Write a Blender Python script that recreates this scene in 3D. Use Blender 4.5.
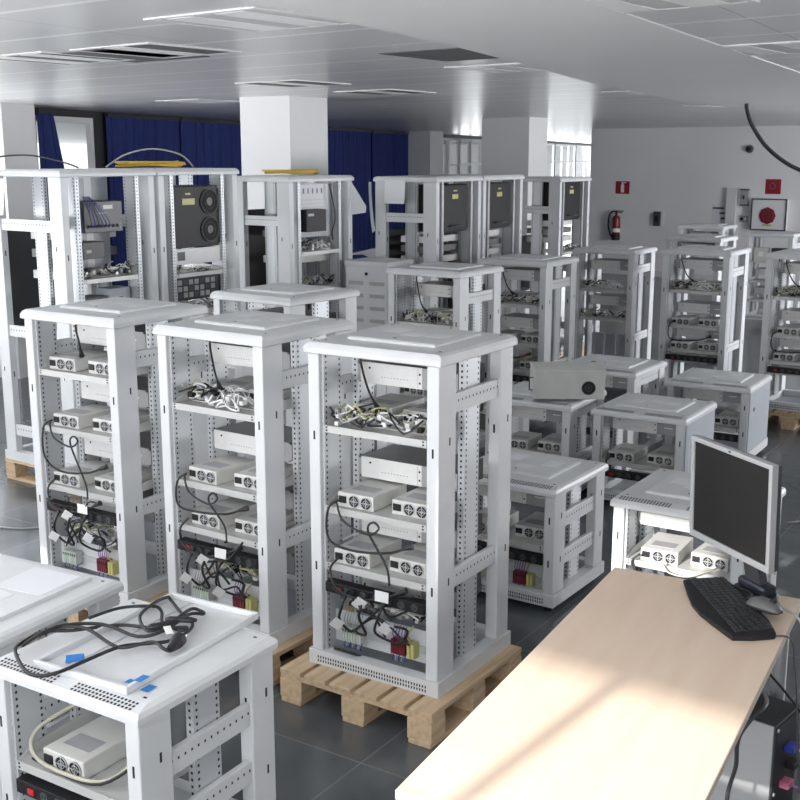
import bpy, bmesh, math, random
from mathutils import Vector, Matrix
for o in list(bpy.data.objects): bpy.data.objects.remove(o)
SC = bpy.context.scene
COL = SC.collection

# ------------------------------------------------------------------ camera
cam_d = bpy.data.cameras.new('camera'); cam = bpy.data.objects.new('camera', cam_d); COL.objects.link(cam)
cam_d.sensor_width = 36; cam_d.lens = 1140/800*36; cam_d.clip_start = .05; cam_d.clip_end = 300
cam.location = (0, 0, 2.1796); cam.rotation_euler = (math.pi/2 - .2107, 0, 0)
SC.camera = cam

# ------------------------------------------------------------------ light
SC.view_settings.view_transform = 'Standard'; SC.view_settings.look = 'None'
SC.view_settings.gamma = 1; SC.view_settings.use_curve_mapping = False
SC.view_settings.exposure = 0.1
world = bpy.data.worlds.new('world'); SC.world = world; world.use_nodes = True
bg = world.node_tree.nodes['Background']; bg.inputs[0].default_value = (.93, .97, 1, 1); bg.inputs[1].default_value = 1.6

AZ = Vector((.616, .788, 0)); LAT = Vector((.788, -.616, 0))      # the building's two wall directions
def sl(s, lat, z): return AZ*s + LAT*lat + Vector((0, 0, z))
sun_d = bpy.data.lights.new('sun', 'SUN'); sun = bpy.data.objects.new('sun', sun_d); COL.objects.link(sun)
sun_d.energy = 9; sun_d.angle = math.radians(1.1); sun_d.color = (1, .965, .92)
sun.rotation_euler = Vector((.616, .788, -.36)).to_track_quat('-Z', 'Y').to_euler()
def area(name, loc, aim, sx, sy, e, col=(1, 1, 1)):
    d = bpy.data.lights.new(name, 'AREA'); d.shape = 'RECTANGLE'; d.size = sx; d.size_y = sy; d.energy = e; d.color = col
    o = bpy.data.objects.new(name, d); COL.objects.link(o); o.location = loc
    o.rotation_euler = Vector(aim).to_track_quat('-Z', 'Y').to_euler(); return o
area('daylight_back_windows', sl(-.6, -1.6, 1.75), (.616, .788, .75), 9.0, 1.6, 285, (.98, .99, 1))
area('daylight_left_windows', (-5.75, 6.6, 1.7), (.951, -.309, .8), 9.0, 1.7, 520, (.96, .98, 1))
area('fill_light_right', (10.9, 11.2, 1.5), (-1, .45, .6), 9.0, 1.8, 1050, (.97, .98, 1))  # added fill for ceiling and partition; the right wall has no windows
area('daylight_far_windows', Vector((-3.8, 12.26, 1.5)) + Vector((.309, .951, 0))*30 - Vector((.951, -.309, 0))*.5, (.951, -.309, .3), 22.0, 2.1, 900, (.95, .98, 1))

# ------------------------------------------------------------------ materials
def mat(name, col, rough=.5, metal=0., spec=.5, emit=None):
    m = bpy.data.materials.new(name); m.use_nodes = True
    b = m.node_tree.nodes['Principled BSDF']
    b.inputs['Base Color'].default_value = (*col, 1); b.inputs['Roughness'].default_value = rough
    b.inputs['Metallic'].default_value = metal; b.inputs['Specular IOR Level'].default_value = spec
    if emit: b.inputs['Emission Color'].default_value = (*col, 1); b.inputs['Emission Strength'].default_value = emit
    return m
def speckle(m, amount, scale, detail=3, stretch=None, ramp=(.35, .65)):
    """soft procedural wear: multiplies the base colour by a noise between 1-amount and 1"""
    nt = m.node_tree; b = nt.nodes['Principled BSDF']; c = tuple(b.inputs['Base Color'].default_value)
    tc = nt.nodes.new('ShaderNodeTexCoord'); mp = nt.nodes.new('ShaderNodeMapping'); n = nt.nodes.new('ShaderNodeTexNoise')
    r = nt.nodes.new('ShaderNodeValToRGB')
    n.inputs['Scale'].default_value = scale; n.inputs['Detail'].default_value = detail
    if stretch: mp.inputs['Scale'].default_value = stretch
    r.color_ramp.elements[0].position, r.color_ramp.elements[1].position = ramp
    r.color_ramp.elements[0].color = (c[0]*(1-amount), c[1]*(1-amount), c[2]*(1-amount), 1); r.color_ramp.elements[1].color = c
    nt.links.new(tc.outputs['Object'], mp.inputs[0]); nt.links.new(mp.outputs[0], n.inputs['Vector'])
    nt.links.new(n.outputs['Fac'], r.inputs[0]); nt.links.new(r.outputs[0], b.inputs['Base Color'])
    return m
M = {}
M['white'] = speckle(mat('white_powder_coat', (.67, .685, .70), .4), .05, 6)
M['panel'] = speckle(mat('grey_panel_paint', (.40, .43, .47), .4), .05, 5)
M['rail'] = mat('rail_zinc', (.56, .58, .60), .4, .25)
M['hole'] = mat('dark_hole', (.02, .02, .022), .8)
M['amp'] = speckle(mat('unit_grey_sheet', (.20, .20, .198), .42, .3), .15, 9)
M['face'] = speckle(mat('unit_white_face', (.78, .78, .77), .4), .05, 30, 3)
M['face2'] = mat('unit_grey_face', (.36, .36, .37), .4)
M['tray'] = mat('tray_pale_steel', (.56, .565, .55), .42, .2)
M['psu'] = speckle(mat('cream_case', (.66, .655, .63), .45), .08, 12)
M['psulab'] = mat('silver_label', (.38, .38, .40), .4)
M['black'] = mat('black_plastic', (.016, .016, .018), .5, 0, .3)
M['cable'] = mat('black_rubber', (.014, .014, .016), .5)
M['bluebox'] = mat('navy_black_plastic', (.022, .028, .04), .4)
M['red'] = mat('red_plastic', (.55, .02, .025), .4)
M['darkred'] = mat('dark_red_terminal', (.17, .014, .03), .4)
M['yellow'] = mat('yellow_terminal', (.50, .47, .18), .45)
M['green'] = mat('pale_green_terminal', (.42, .50, .42), .45)
M['violet'] = mat('violet_wire', (.28, .18, .45), .5)
M['tag'] = mat('white_tag', (.82, .82, .82), .6)
M['blue'] = mat('blue_tape', (.03, .20, .55), .5)
M['ycable'] = mat('yellow_fibre', (.62, .42, .05), .5)
M['gcable'] = mat('grey_cable', (.42, .42, .42), .45)
M['beige'] = mat('beige_cable', (.46, .44, .36), .5)
M['paper'] = mat('white_paper', (.76, .77, .80), .75)
M['silver'] = mat('silver_plastic', (.50, .51, .52), .35, .35)
M['screen'] = mat('dark_screen', (.012, .011, .011), .38, 0, .35)
M['steel'] = mat('brushed_tube', (.62, .63, .64), .3, .7)
M['navy'] = speckle(mat('navy_blind_fabric', (.012, .028, .17), .8), .2, 3, 2, (8, 8, .2))
M['frame'] = mat('dark_window_frame', (.03, .03, .034), .5)
M['wframe'] = mat('pale_window_frame', (.72, .73, .74), .45)
M['wall'] = speckle(mat('wall_paint', (.88, .88, .895), .75), .04, .7)
M['pillar'] = speckle(mat('pillar_plaster', (.78, .78, .785), .8), .03, 1.5)
M['extred'] = mat('extinguisher_red', (.20, .016, .024), .35)
M['signred'] = mat('sign_red', (.32, .012, .024), .5)
M['greybox'] = mat('grey_switch_box', (.40, .41, .41), .5)
M['reelred'] = mat('hose_red', (.23, .02, .025), .5)
M['pcgrey'] = mat('computer_side_panel', (.55, .555, .56), .4, .3)
M['vga'] = mat('blue_connector', (.03, .05, .35), .4)
M['pink'] = mat('pink_connector', (.55, .15, .25), .4)
M['lampwhite'] = mat('lamp_reflector', (.92, .92, .92), .35)
M['lamptray'] = mat('lamp_tray', (.60, .60, .60), .4)
M['lampframe'] = mat('lamp_frame', (.74, .74, .74), .4)
M['dgrey'] = mat('dark_grey_plastic', (.06, .062, .066), .45)
M['mouse'] = mat('mouse_grey', (.11, .11, .115), .4)
M['keycap'] = mat('keycap_black', (.03, .03, .032), .35)
M['tile_dark'] = mat('open_ceiling_void', (.10, .10, .10), .6)
M['soffit'] = speckle(mat('soffit_paint', (.80, .80, .80), .55), .03, 1)

def wood(name, ca, cb, scale, stretch, rough=.5):
    m = mat(name, ca, rough); nt = m.node_tree; b = nt.nodes['Principled BSDF']
    tc = nt.nodes.new('ShaderNodeTexCoord'); mp = nt.nodes.new('ShaderNodeMapping'); n = nt.nodes.new('ShaderNodeTexNoise'); r = nt.nodes.new('ShaderNodeValToRGB')
    mp.inputs['Scale'].default_value = stretch; n.inputs['Scale'].default_value = scale; n.inputs['Detail'].default_value = 5
    r.color_ramp.elements[0].position = .3; r.color_ramp.elements[1].position = .7
    r.color_ramp.elements[0].color = (*cb, 1); r.color_ramp.elements[1].color = (*ca, 1)
    nt.links.new(tc.outputs['Object'], mp.inputs[0]); nt.links.new(mp.outputs[0], n.inputs['Vector'])
    nt.links.new(n.outputs['Fac'], r.inputs[0]); nt.links.new(r.outputs[0], b.inputs['Base Color']); return m
M['pine'] = wood('pallet_pine', (.66, .50, .33), (.48, .34, .205), 4, (10, 1.2, 10), .7)
M['desk'] = wood('desk_beech', (.86, .685, .54), (.80, .62, .48), 3, (7, .8, 7), .38)
M['deskedge'] = mat('desk_edge', (.55, .47, .39), .5)

def grid_nodes(m, specs, jcol, vary=None):
    """joint lines: specs = [(normal_x, normal_y, spacing, offset, half_width)] on object coordinates"""
    nt = m.node_tree; b = nt.nodes['Principled BSDF']; N = nt.nodes.new; Lk = nt.links.new
    tc = N('ShaderNodeTexCoord'); sp = N('ShaderNodeSeparateXYZ'); Lk(tc.outputs['Object'], sp.inputs[0])
    def math_(op, a, bb=None):
        n = N('ShaderNodeMath'); n.operation = op
        for i, v in enumerate((a, bb)):
            if v is None: continue
            if isinstance(v, (int, float)): n.inputs[i].default_value = v
            else: Lk(v, n.inputs[i])
        return n.outputs[0]
    prev = None; cells = []
    base = b.inputs['Base Color'].links[0].from_socket if b.inputs['Base Color'].links else None
    mix = None
    for nx, ny, spc, off, hw, jc in specs:
        u = math_('ADD', math_('MULTIPLY', sp.outputs[0], nx), math_('MULTIPLY', sp.outputs[1], ny))
        u = math_('DIVIDE', math_('ADD', u, -off), spc)
        fl = math_('FLOOR', math_('ADD', u, .5)); cells.append(fl)
        d = math_('MULTIPLY', math_('ABSOLUTE', math_('SUBTRACT', u, fl)), spc)
        mask = math_('LESS_THAN', d, hw)
        mx = N('ShaderNodeMix'); mx.data_type = 'RGBA'
        Lk(mask, mx.inputs['Factor']); mx.inputs['B'].default_value = (*jc, 1)
        if mix is None:
            if base: Lk(base, mx.inputs['A'])
            else: mx.inputs['A'].default_value = b.inputs['Base Color'].default_value
        else: Lk(mix, mx.inputs['A'])
        mix = mx.outputs['Result']
    Lk(mix, b.inputs['Base Color'])
M['floor'] = speckle(mat('floor_slate_tiles', (.115, .128, .14), .19, 0, .6), .25, 2.5, 4)
grid_nodes(M['floor'], [(.545, .838, .6, .12, .004, (.16, .17, .18)), (.838, -.545, .6, .2, .004, (.16, .17, .18))], None)
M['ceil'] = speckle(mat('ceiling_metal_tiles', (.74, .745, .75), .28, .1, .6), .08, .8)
grid_nodes(M['ceil'], [(.866, -.5, 1.2, .1, .004, (.42, .42, .43)), (.616, .788, .6, .09, .019, (.99, .99, .99))], None)  # near-white joints put the seams' reflected shine into the colour

# ------------------------------------------------------------------ mesh helpers
class MB:
    """collects shapes into one mesh with material slots"""
    def __init__(s): s.bm = bmesh.new(); s.mats = []
    def mi(s, m):
        if m not in s.mats: s.mats.append(m)
        return s.mats.index(m)
    def box(s, x0, x1, y0, y1, z0, z1, m, bev=0, rot=None):
        vs = [s.bm.verts.new((x, y, z)) for x in (x0, x1) for y in (y0, y1) for z in (z0, z1)]
        k = s.mi(m); fs = []
        for q in ((0,1,3,2), (4,6,7,5), (0,4,5,1), (2,3,7,6), (0,2,6,4), (1,5,7,3)):
            f = s.bm.faces.new([vs[i] for i in q]); f.material_index = k; fs.append(f)
        if rot is not None:
            bmesh.ops.transform(s.bm, matrix=rot, verts=vs)
        if bev:
            es = list({e for f in fs for e in f.edges})
            r = bmesh.ops.bevel(s.bm, geom=es, offset=bev, segments=2, profile=.5, affect='EDGES')
            for f in r['faces']: f.material_index = k
        return s
    def quad(s, pts, m):
        f = s.bm.faces.new([s.bm.verts.new(p) for p in pts]); f.material_index = s.mi(m); return s
    def loft(s, rings, m, cap=True, smooth=False):
        k = s.mi(m); R = [[s.bm.verts.new(p) for p in r] for r in rings]; n = len(R[0])
        for a, b in zip(R, R[1:]):
            for i in range(n):
                f = s.bm.faces.new((a[i], a[(i+1) % n], b[(i+1) % n], b[i])); f.material_index = k; f.smooth = smooth
        if cap:
            f = s.bm.faces.new(R[0][::-1]); f.material_index = k
            f = s.bm.faces.new(R[-1]); f.material_index = k
        return s
    def cyl(s, c, axis, r, h, m, n=16, r2=None):
        """cylinder or cone from c along axis"""
        ax = Vector(axis).normalized(); q = ax.to_track_quat('Z', 'Y'); c = Vector(c); r2 = r if r2 is None else r2
        ring = lambda rr, d: [c + ax*d + q @ Vector((rr*math.cos(2*math.pi*i/n), rr*math.sin(2*math.pi*i/n), 0)) for i in range(n)]
        return s.loft([ring(r, 0), ring(r2, h)], m)
    def ring(s, c, axis, R, r, m, n=20, k=6):
        ax = Vector(axis).normalized(); q = ax.to_track_quat('Z', 'Y'); c = Vector(c)
        pts = [c + q @ Vector((R*math.cos(2*math.pi*i/n), R*math.sin(2*math.pi*i/n), 0)) for i in range(n+1)]
        return s.tube(pts, r, m, k, spline=False)
    def tube(s, pts, r, m, k=6, spline=True, sub=5):
        P = [Vector(p) for p in pts]
        if spline and len(P) > 2:
            Q = []
            for i in range(len(P)-1):
                a, b, c, d = P[max(i-1, 0)], P[i], P[i+1], P[min(i+2, len(P)-1)]
                for j in range(sub):
                    t = j/sub
                    Q.append(.5*((2*b) + (c-a)*t + (2*a-5*b+4*c-d)*t*t + (3*b-a-3*c+d)*t**3))
            Q.append(P[-1]); P = Q
        rings = []; up = None
        for i, p in enumerate(P):
            d = (P[min(i+1, len(P)-1)] - P[max(i-1, 0)])
            d = d.normalized() if d.length > 1e-9 else Vector((0, 0, 1))
            if up is None: up = Vector((0, 0, 1)) if abs(d.z) < .9 else Vector((1, 0, 0))
            x = up.cross(d).normalized(); up = d.cross(x).normalized()
            rings.append([p + (x*math.cos(2*math.pi*j/k) + up*math.sin(2*math.pi*j/k))*r for j in range(k)])
        return s.loft(rings, m, True, True)
    def mesh(s, name, fix=True):
        if fix: bmesh.ops.recalc_face_normals(s.bm, faces=s.bm.faces)
        me = bpy.data.meshes.new(name); s.bm.to_mesh(me); s.bm.free()
        for m in s.mats: me.materials.append(m)
        return me

def new(name, me, parent=None, loc=(0, 0, 0), rz=0):
    o = bpy.data.objects.new(name, me); COL.objects.link(o)
    if parent is not None: o.parent = parent
    o.location = loc; o.rotation_euler = (0, 0, rz); return o
def tag(o, label, cat, group=None):
    o['label'] = label; o['category'] = cat
    if group: o['group'] = group
    return o
def thing(name, label, cat, loc=(0, 0, 0), rz=0, group=None):
    return tag(new(name, None, None, loc, rz), label, cat, group)
def struct(name, mb):
    o = new(name, mb.mesh(name)); o['kind'] = 'structure'; return o
CACHE = {}
def cached(key, fn):
    if key not in CACHE: CACHE[key] = fn()
    return CACHE[key]

# ------------------------------------------------------------------ the room
CZ = 2.68
struct('floor', MB().box(-14, 26, -12, 55, -.1, 0, M['floor']))
cq = [sl(-.95, -11, 0), sl(-.95, 14.5, 0), Vector((26, 55, 0)), Vector((-14, 55, 0)), Vector((-14, 6, 0))]
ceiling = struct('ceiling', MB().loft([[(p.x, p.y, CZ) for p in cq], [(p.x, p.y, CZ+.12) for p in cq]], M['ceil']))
# plain plaster strip across the tiled ceiling
sof = [(-1.6, 1.5), (-.501, 3.927), (-.095, 4.725), (.228, 5.425), (0.516, 6.122), (0.851, 6.95), (1.266, 8.042), (1.913, 9.402), (2.8, 11.324), (3.45, 11.9), (5.094, 14.953), (4.6, 12.6), (2.431, 7.193), (1.256, 5.071), (.623, 3.927), (-.8, 1.2)]
struct('trim_1', MB().loft([[(x, y, CZ-.006) for x, y in sof], [(x, y, CZ-.0005) for x, y in sof]], M['soffit']))
# wall behind the viewer, with the window openings the sun comes through
def back_wall():
    mb = MB(); s0, s1 = -.95, -.8
    R = Matrix(((LAT.x, AZ.x, 0, 0), (LAT.y, AZ.y, 0, 0), (0, 0, 1, 0), (0, 0, 0, 1)))
    def b(l0, l1, z0, z1): mb.box(l0, l1, s0, s1, z0, z1, M['wall'], rot=R)
    b(-10.5, -5.6, 0, CZ); b(-4.6, -2.36, 0, CZ); b(-1.84, -1.78, 0, CZ); b(-.2, 14, 0, CZ)
    b(-5.6, -4.6, 0, 1.15); b(-5.6, -4.6, 1.75, CZ)
    b(-2.36, -1.84, 0, 2.1); b(-2.36, -1.84, 2.56, CZ)
    b(-1.78, -.2, 0, 1.70); b(-1.78, -.2, 2.05, CZ)
    b(-1.365, -1.315, 1.70, 2.05)
    return struct('wall_back', mb)
back_wall()
# long window wall on the left
WD = Vector((.309, .951, 0)); W0 = Vector((-3.8, 12.26, 0)); WN = Vector((.951, -.309, 0))
RW = Matrix(((WD.x, WN.x, 0, W0.x), (WD.y, WN.y, 0, W0.y), (0, 0, 1, 0), (0, 0, 0, 1)))     # (t, out-into-room, z) -> world
def wbox(mb, t0, t1, n0, n1, z0, z1, m, bev=0): return mb.box(t0, t1, n0, n1, z0, z1, m, bev, rot=RW)
SILL, HEAD = .42, 2.60
mb = MB(); wbox(mb, -15.2, -.1, -.2, 0, 0, CZ, M['wall']); wbox(mb, -.1, 41, -.2, 0, 0, SILL, M['wall']); wbox(mb, -.1, 41, -.2, 0, HEAD, CZ, M['frame'])
struct('wall_left', mb)
PX = [(-.1, 1.06), (1.30, 2.90), (3.04, 5.9), (6.0, 8.4), (8.4, 10.3), (10.5, 13.0), (13.2, 16.0), (16.0, 19.2), (19.4, 24), (24.2, 29.6), (29.8, 34), (34.2, 40.8)]
for i, (a, b_) in enumerate(PX):
    m = M['wframe'] if i in (0, 6, 7, 8, 9, 10, 11) else M['frame']
    mb = MB()
    wbox(mb, a, a+.09, -.06, .0, SILL, HEAD, m); wbox(mb, b_-.06, b_, -.06, .0, SILL, HEAD, m)
    wbox(mb, a+.09, b_-.06, -.06, .0, HEAD-.06, HEAD, m); wbox(mb, a+.09, b_-.06, -.06, .0, SILL, SILL+.06, m)
    if i >= 7:
        for k in (1, 2): wbox(mb, a+(b_-a)*k/3-.02, a+(b_-a)*k/3+.02, -.06, 0, SILL+.06, HEAD-.06, m)
        wbox(mb, a+.09, b_-.06, -.06, 0, 1.95, 2.0, m)
    struct('window_%d' % (i+1), mb)
mb = MB()
for a, b_ in zip(PX, PX[1:]):
    if b_[0]-a[1] > .01: wbox(mb, a[1], b_[0], -.06, .0, SILL, HEAD, M['frame'])
struct('trim_2', mb)
GL = bpy.data.materials.new('window_glass'); GL.use_nodes = True
nt = GL.node_tree; nt.nodes.clear()
g = nt.nodes.new('ShaderNodeBsdfTransparent'); gl = nt.nodes.new('ShaderNodeBsdfGlossy'); mxs = nt.nodes.new('ShaderNodeMixShader'); out = nt.nodes.new('ShaderNodeOutputMaterial')
gl.inputs['Roughness'].default_value = .05; mxs.inputs[0].default_value = .06
nt.links.new(g.outputs[0], mxs.inputs[1]); nt.links.new(gl.outputs[0], mxs.inputs[2]); nt.links.new(mxs.outputs[0], out.inputs[0])
mb = MB()
for a, b_ in PX: wbox(mb, a+.09, b_-.06, -.05, -.044, SILL+.06, HEAD-.06, GL)
gp = struct('window_glass', mb)
struct('wall_far', MB().box(-2, 26, 51, 51.3, 0, CZ, M['wall']))
struct('wall_right', MB().box(11.0, 11.3, -10, 51, 0, CZ, M['wall']))
# partition with the fire equipment
PW0 = Vector((3.6, 22.0, 0)); PD = Vector((.788, -.616, 0)); PN = Vector((-.616, -.788, 0))
RP = Matrix(((PD.x, PN.x, 0, PW0.x), (PD.y, PN.y, 0, PW0.y), (0, 0, 1, 0), (0, 0, 0, 1)))      # (t along, n towards viewer, z)
PANG = math.atan2(PD.y, PD.x)
mb = MB(); mb.box(0, 9.3, -.25, 0, 0, CZ, M['wall'], rot=RP); struct('wall_partition', mb)
def pw(t, n, z): return PW0 + PD*t + PN*n + Vector((0, 0, z))
mb = MB(); mb.box(0.02, 9.2, 0, .015, 0, .1, M['wframe'], rot=RP); struct('baseboard_right', mb)
# pillars
def pillar(i, x, y, yaw, wa, wb):
    a = Vector((-math.cos(yaw), math.sin(yaw), 0)); b = Vector((math.sin(yaw), math.cos(yaw), 0)); c = Vector((x, y, 0))
    q = [c, c+a*wa, c+a*wa+b*wb, c+b*wb]
    mb = MB().loft([[(p.x, p.y, 0) for p in q], [(p.x, p.y, CZ) for p in q]], M['pillar'])
    o = struct('pillar_%d' % i, mb); return o
pillar(1, -.935, 9.95, .6, .56, .52)
pillar(2, 1.70, 15.4, .6, .72, .52)
pillar(3, .62, 24.0, .6, .90, .5)
pillar(4, -3.80, 11.2, .35, .9, .5)

# ------------------------------------------------------------------ rack building blocks (local: x right, y deep, z up, origin under the middle)
HOLE = .0006
def m_post(dx, dy, h):
    def f():
        mb = MB().box(-dx/2, dx/2, -dy/2, dy/2, 0, h, M['white'], .004)
        for z in (h*.28, h*.72): mb.box(-.004, .004, -dy/2-.0008, -dy/2, z, z+.035, M['hole'])
        for z in (h*.3, h*.75):
            for s_ in (-1, 1): mb.box(s_*dx/2-(.0008 if s_ < 0 else 0), s_*dx/2+(.0008 if s_ > 0 else 0), dy*.1, dy*.1+.008, z, z+.03, M['hole'])
        return mb.mesh('post')
    return cached(('post', dx, dy, round(h, 3)), f)
def m_rail(h):
    def f():
        mb = MB()
        mb.box(-.014, .014, -.04, -.0375, 0, h, M['rail']); mb.box(-.014, -.0115, -.0375, .075, 0, h, M['rail']); mb.box(.0115, .014, -.0375, .075, 0, h, M['rail'])
        n = int(h/.0222)
        for i in range(n):
            z = .01+i*.0222
            mb.quad([(-.004, -.04-HOLE, z), (.004, -.04-HOLE, z), (.004, -.04-HOLE, z+.009), (-.004, -.04-HOLE, z+.009)], M['hole'])
            for s_ in (-1, 1):
                for y in (-.030, .058):
                    x = s_*(.014+HOLE)
                    mb.quad([(x, y, z), (x, y+.008, z), (x, y+.008, z+.009), (x, y, z+.009)], M['hole'])
        return mb.mesh('mounting_rail', fix=False)
    return cached(('rail', round(h, 3)), f)
def m_beam(L, h):
    def f():
        mb = MB().box(-.010, .010, -L/2, L/2, 0, h, M['white'], .002)
        for i in range(int(L/.028)):
            y = -L/2+.012+i*.028
            for s_ in (-1, 1):
                x = s_*(.010+HOLE); mb.quad([(x, y, h*.55), (x, y+.007, h*.55), (x, y+.007, h*.55+.009), (x, y, h*.55+.009)], M['hole'])
        return mb.mesh('side_beam', fix=False)
    return cached(('beam', round(L, 3), h), f)
def m_cap(W, D, low):
    def f():
        w, d = W/2, D/2; mb = MB(); sl_ = .055 if low else .018
        r = lambda x0, x1, y0, y1, z: [(x0, y0, z), (x1, y0, z), (x1, y1, z), (x0, y1, z)]
        k = .006
        mb.loft([r(-w+k, w-k, -d+k, d-k, 0), r(-w, w, -d, d, .004), r(-w, w, -d, d, .022), r(-w+.006, w-.006, -d+.010, d-.006, .036), r(-w+.02, w-.02, -d+sl_, d-.02, .044)], M['white'])
        for x in (-w+.05, w-.05):
            for y in (-d+.08, d-.05): mb.box(x-.006, x+.006, y-.004, y+.004, .044, .0447, M['hole'])
        if low:           # vent slots along the front chamfer
            y0, z0, y1, z1 = -d+.010, .036, -d+sl_, .044
            for g0, g1 in ((-w+.035, -.035), (.035, w-.035)):
                n = int((g1-g0)/.0135)
                for i in range(n):
                    x = g0+i*(g1-g0)/n
                    for j in range(3):
                        t0 = .08+j*.3; t1 = t0+.19; e = .0008
                        mb.quad([(x, y0+(y1-y0)*t0, z0+(z1-z0)*t0+e), (x+.0085, y0+(y1-y0)*t0, z0+(z1-z0)*t0+e), (x+.0085, y0+(y1-y0)*t1, z0+(z1-z0)*t1+e), (x, y0+(y1-y0)*t1, z0+(z1-z0)*t1+e)], M['hole'])
        return mb.mesh('top_cover')
    return cached(('cap', W, D, low), f)
def m_plate(k):
    def f():
        mb = MB()
        mb.loft([[(-.2, -.18, 0), (.2, -.18, 0), (.2, .18, 0), (-.2, .18, 0)], [(-.2, -.18, .008), (.2, -.18, .008), (.2, .18, .008), (-.2, .18, .008)], [(-.19, -.17, .013), (.19, -.17, .013), (.19, .17, .013), (-.19, .17, .013)]], M['white'])
        rnd = random.Random(k)
        for i in range(3):
            x = -.15+i*.11; y = rnd.uniform(-.1, .02); mb.box(x, x+.085, y, y+rnd.uniform(.06, .12), .013, .0136, M['paper'])
        mb.box(-.02, -.008, -.13, -.12, .013, .0138, M['hole'])
        return mb.mesh('fan_cover')
    return cached(('plate', k % 3), f)
def m_base(W, D):
    def f():
        w, d, h = W/2+.004, D/2+.004, .062; mb = MB()
        mb.box(-w, w, -d, -d+.06, 0, h, M['white'], .003); mb.box(-w, w, d-.05, d, 0, h, M['white'], .003)
        mb.box(-w, -w+.06, -d+.06, d-.05, 0, h, M['white']); mb.box(w-.06, w, -d+.06, d-.05, 0, h, M['white'])
        mb.box(-w+.06, w-.06, -d+.06, d-.05, .006, .012, M['panel'])
        n = int((2*w-.09)/.0125)
        for i in range(n):
            x = -w+.045+i*.0125
            for z in (.014, .030): mb.quad([(x, -d-HOLE, z), (x+.006, -d-HOLE, z), (x+.006, -d-HOLE, z+.011), (x, -d-HOLE, z+.011)], M['hole'])
        return mb.mesh('base_plinth')
    return cached(('base', W, D), f)
def m_shelf(d):
    def f():
        mb = MB().box(-.235, .235, 0, d, -.004, 0, M['tray']).box(-.235, .235, -.004, 0, -.022, .006, M['tray'])
        for s_ in (-1, 1):
            mb.loft([[(s_*.235, 0, 0), (s_*.235, d, 0), (s_*.235, d, .045), (s_*.235, .06, .03)], [(s_*.232, 0, 0), (s_*.232, d, 0), (s_*.232, d, .045), (s_*.232, .06, .03)]], M['tray'])
            for z in (-.016, -.004): mb.box(s_*.222-.004, s_*.222+.004, -.005, -.004, z, z+.006, M['hole'])
        return mb.mesh('shelf')
    return cached(('shelf', d), f)
def m_panel(D, h):
    def f():
        mb = MB().box(-.004, .004, -D/2, D/2, 0, h, M['panel'], .002)
        for s_ in (-1, 1):
            mb.box(s_*.0045-.0008, s_*.0045+.0008, -D/2+.07, -D/2+.076, h*.12, h*.82, M['white'])
            mb.box(s_*.0045-.001, s_*.0045+.001, -D/2+.10, -D/2+.13, h*.66, h*.72, M['hole'])
        return mb.mesh('side_panel')
    return cached(('sidep', D, round(h, 3)), f)
def m_tpanel():
    return cached('tpanel', lambda: MB().box(-.235, .235, 0, .003, 0, .135, M['white']).box(-.2, .2, -.008, 0, .04, .07, M['rail']).mesh('terminal_panel'))
def m_block(kind):
    def f():
        mb = MB(); n = 7 if kind == 'g' else 5; w = .0135
        for i in range(n):
            m = M['green'] if kind == 'g' and i % 3 else M['tray'] if kind == 'g' else M['darkred']
            mb.box(i*w, i*w+w*.86, -.05, -.008, 0, .062, m, .003); mb.box(i*w+.003, i*w+.009, -.0508, -.05, .04, .052, M['hole'])
            mb.tube([(i*w+.006, -.03, .06), (i*w+.006, -.04, .085), (i*w+.01, -.03, .12)], .0025, M['violet'] if kind != 'g' else M['gcable'], 5)
            mb.tube([(i*w+.006, -.03, 0), (i*w+.008, -.045, -.02), (i*w+.002, -.03, -.035)], .0022, M['gcable'] if i % 2 else M['vga'], 5)
        if kind != 'g':
            for i in range(2): mb.box(.075+i*.018, .075+i*.018+.015, -.05, -.008, -.004, .06, M['yellow'], .003)
            mb.tube([(.082, -.03, .06), (.08, -.05, .09), (.09, -.02, .125)], .004, M['yellow'], 5)
        return mb.mesh('terminal_block')
    return cached(('block', kind), f)

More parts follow.
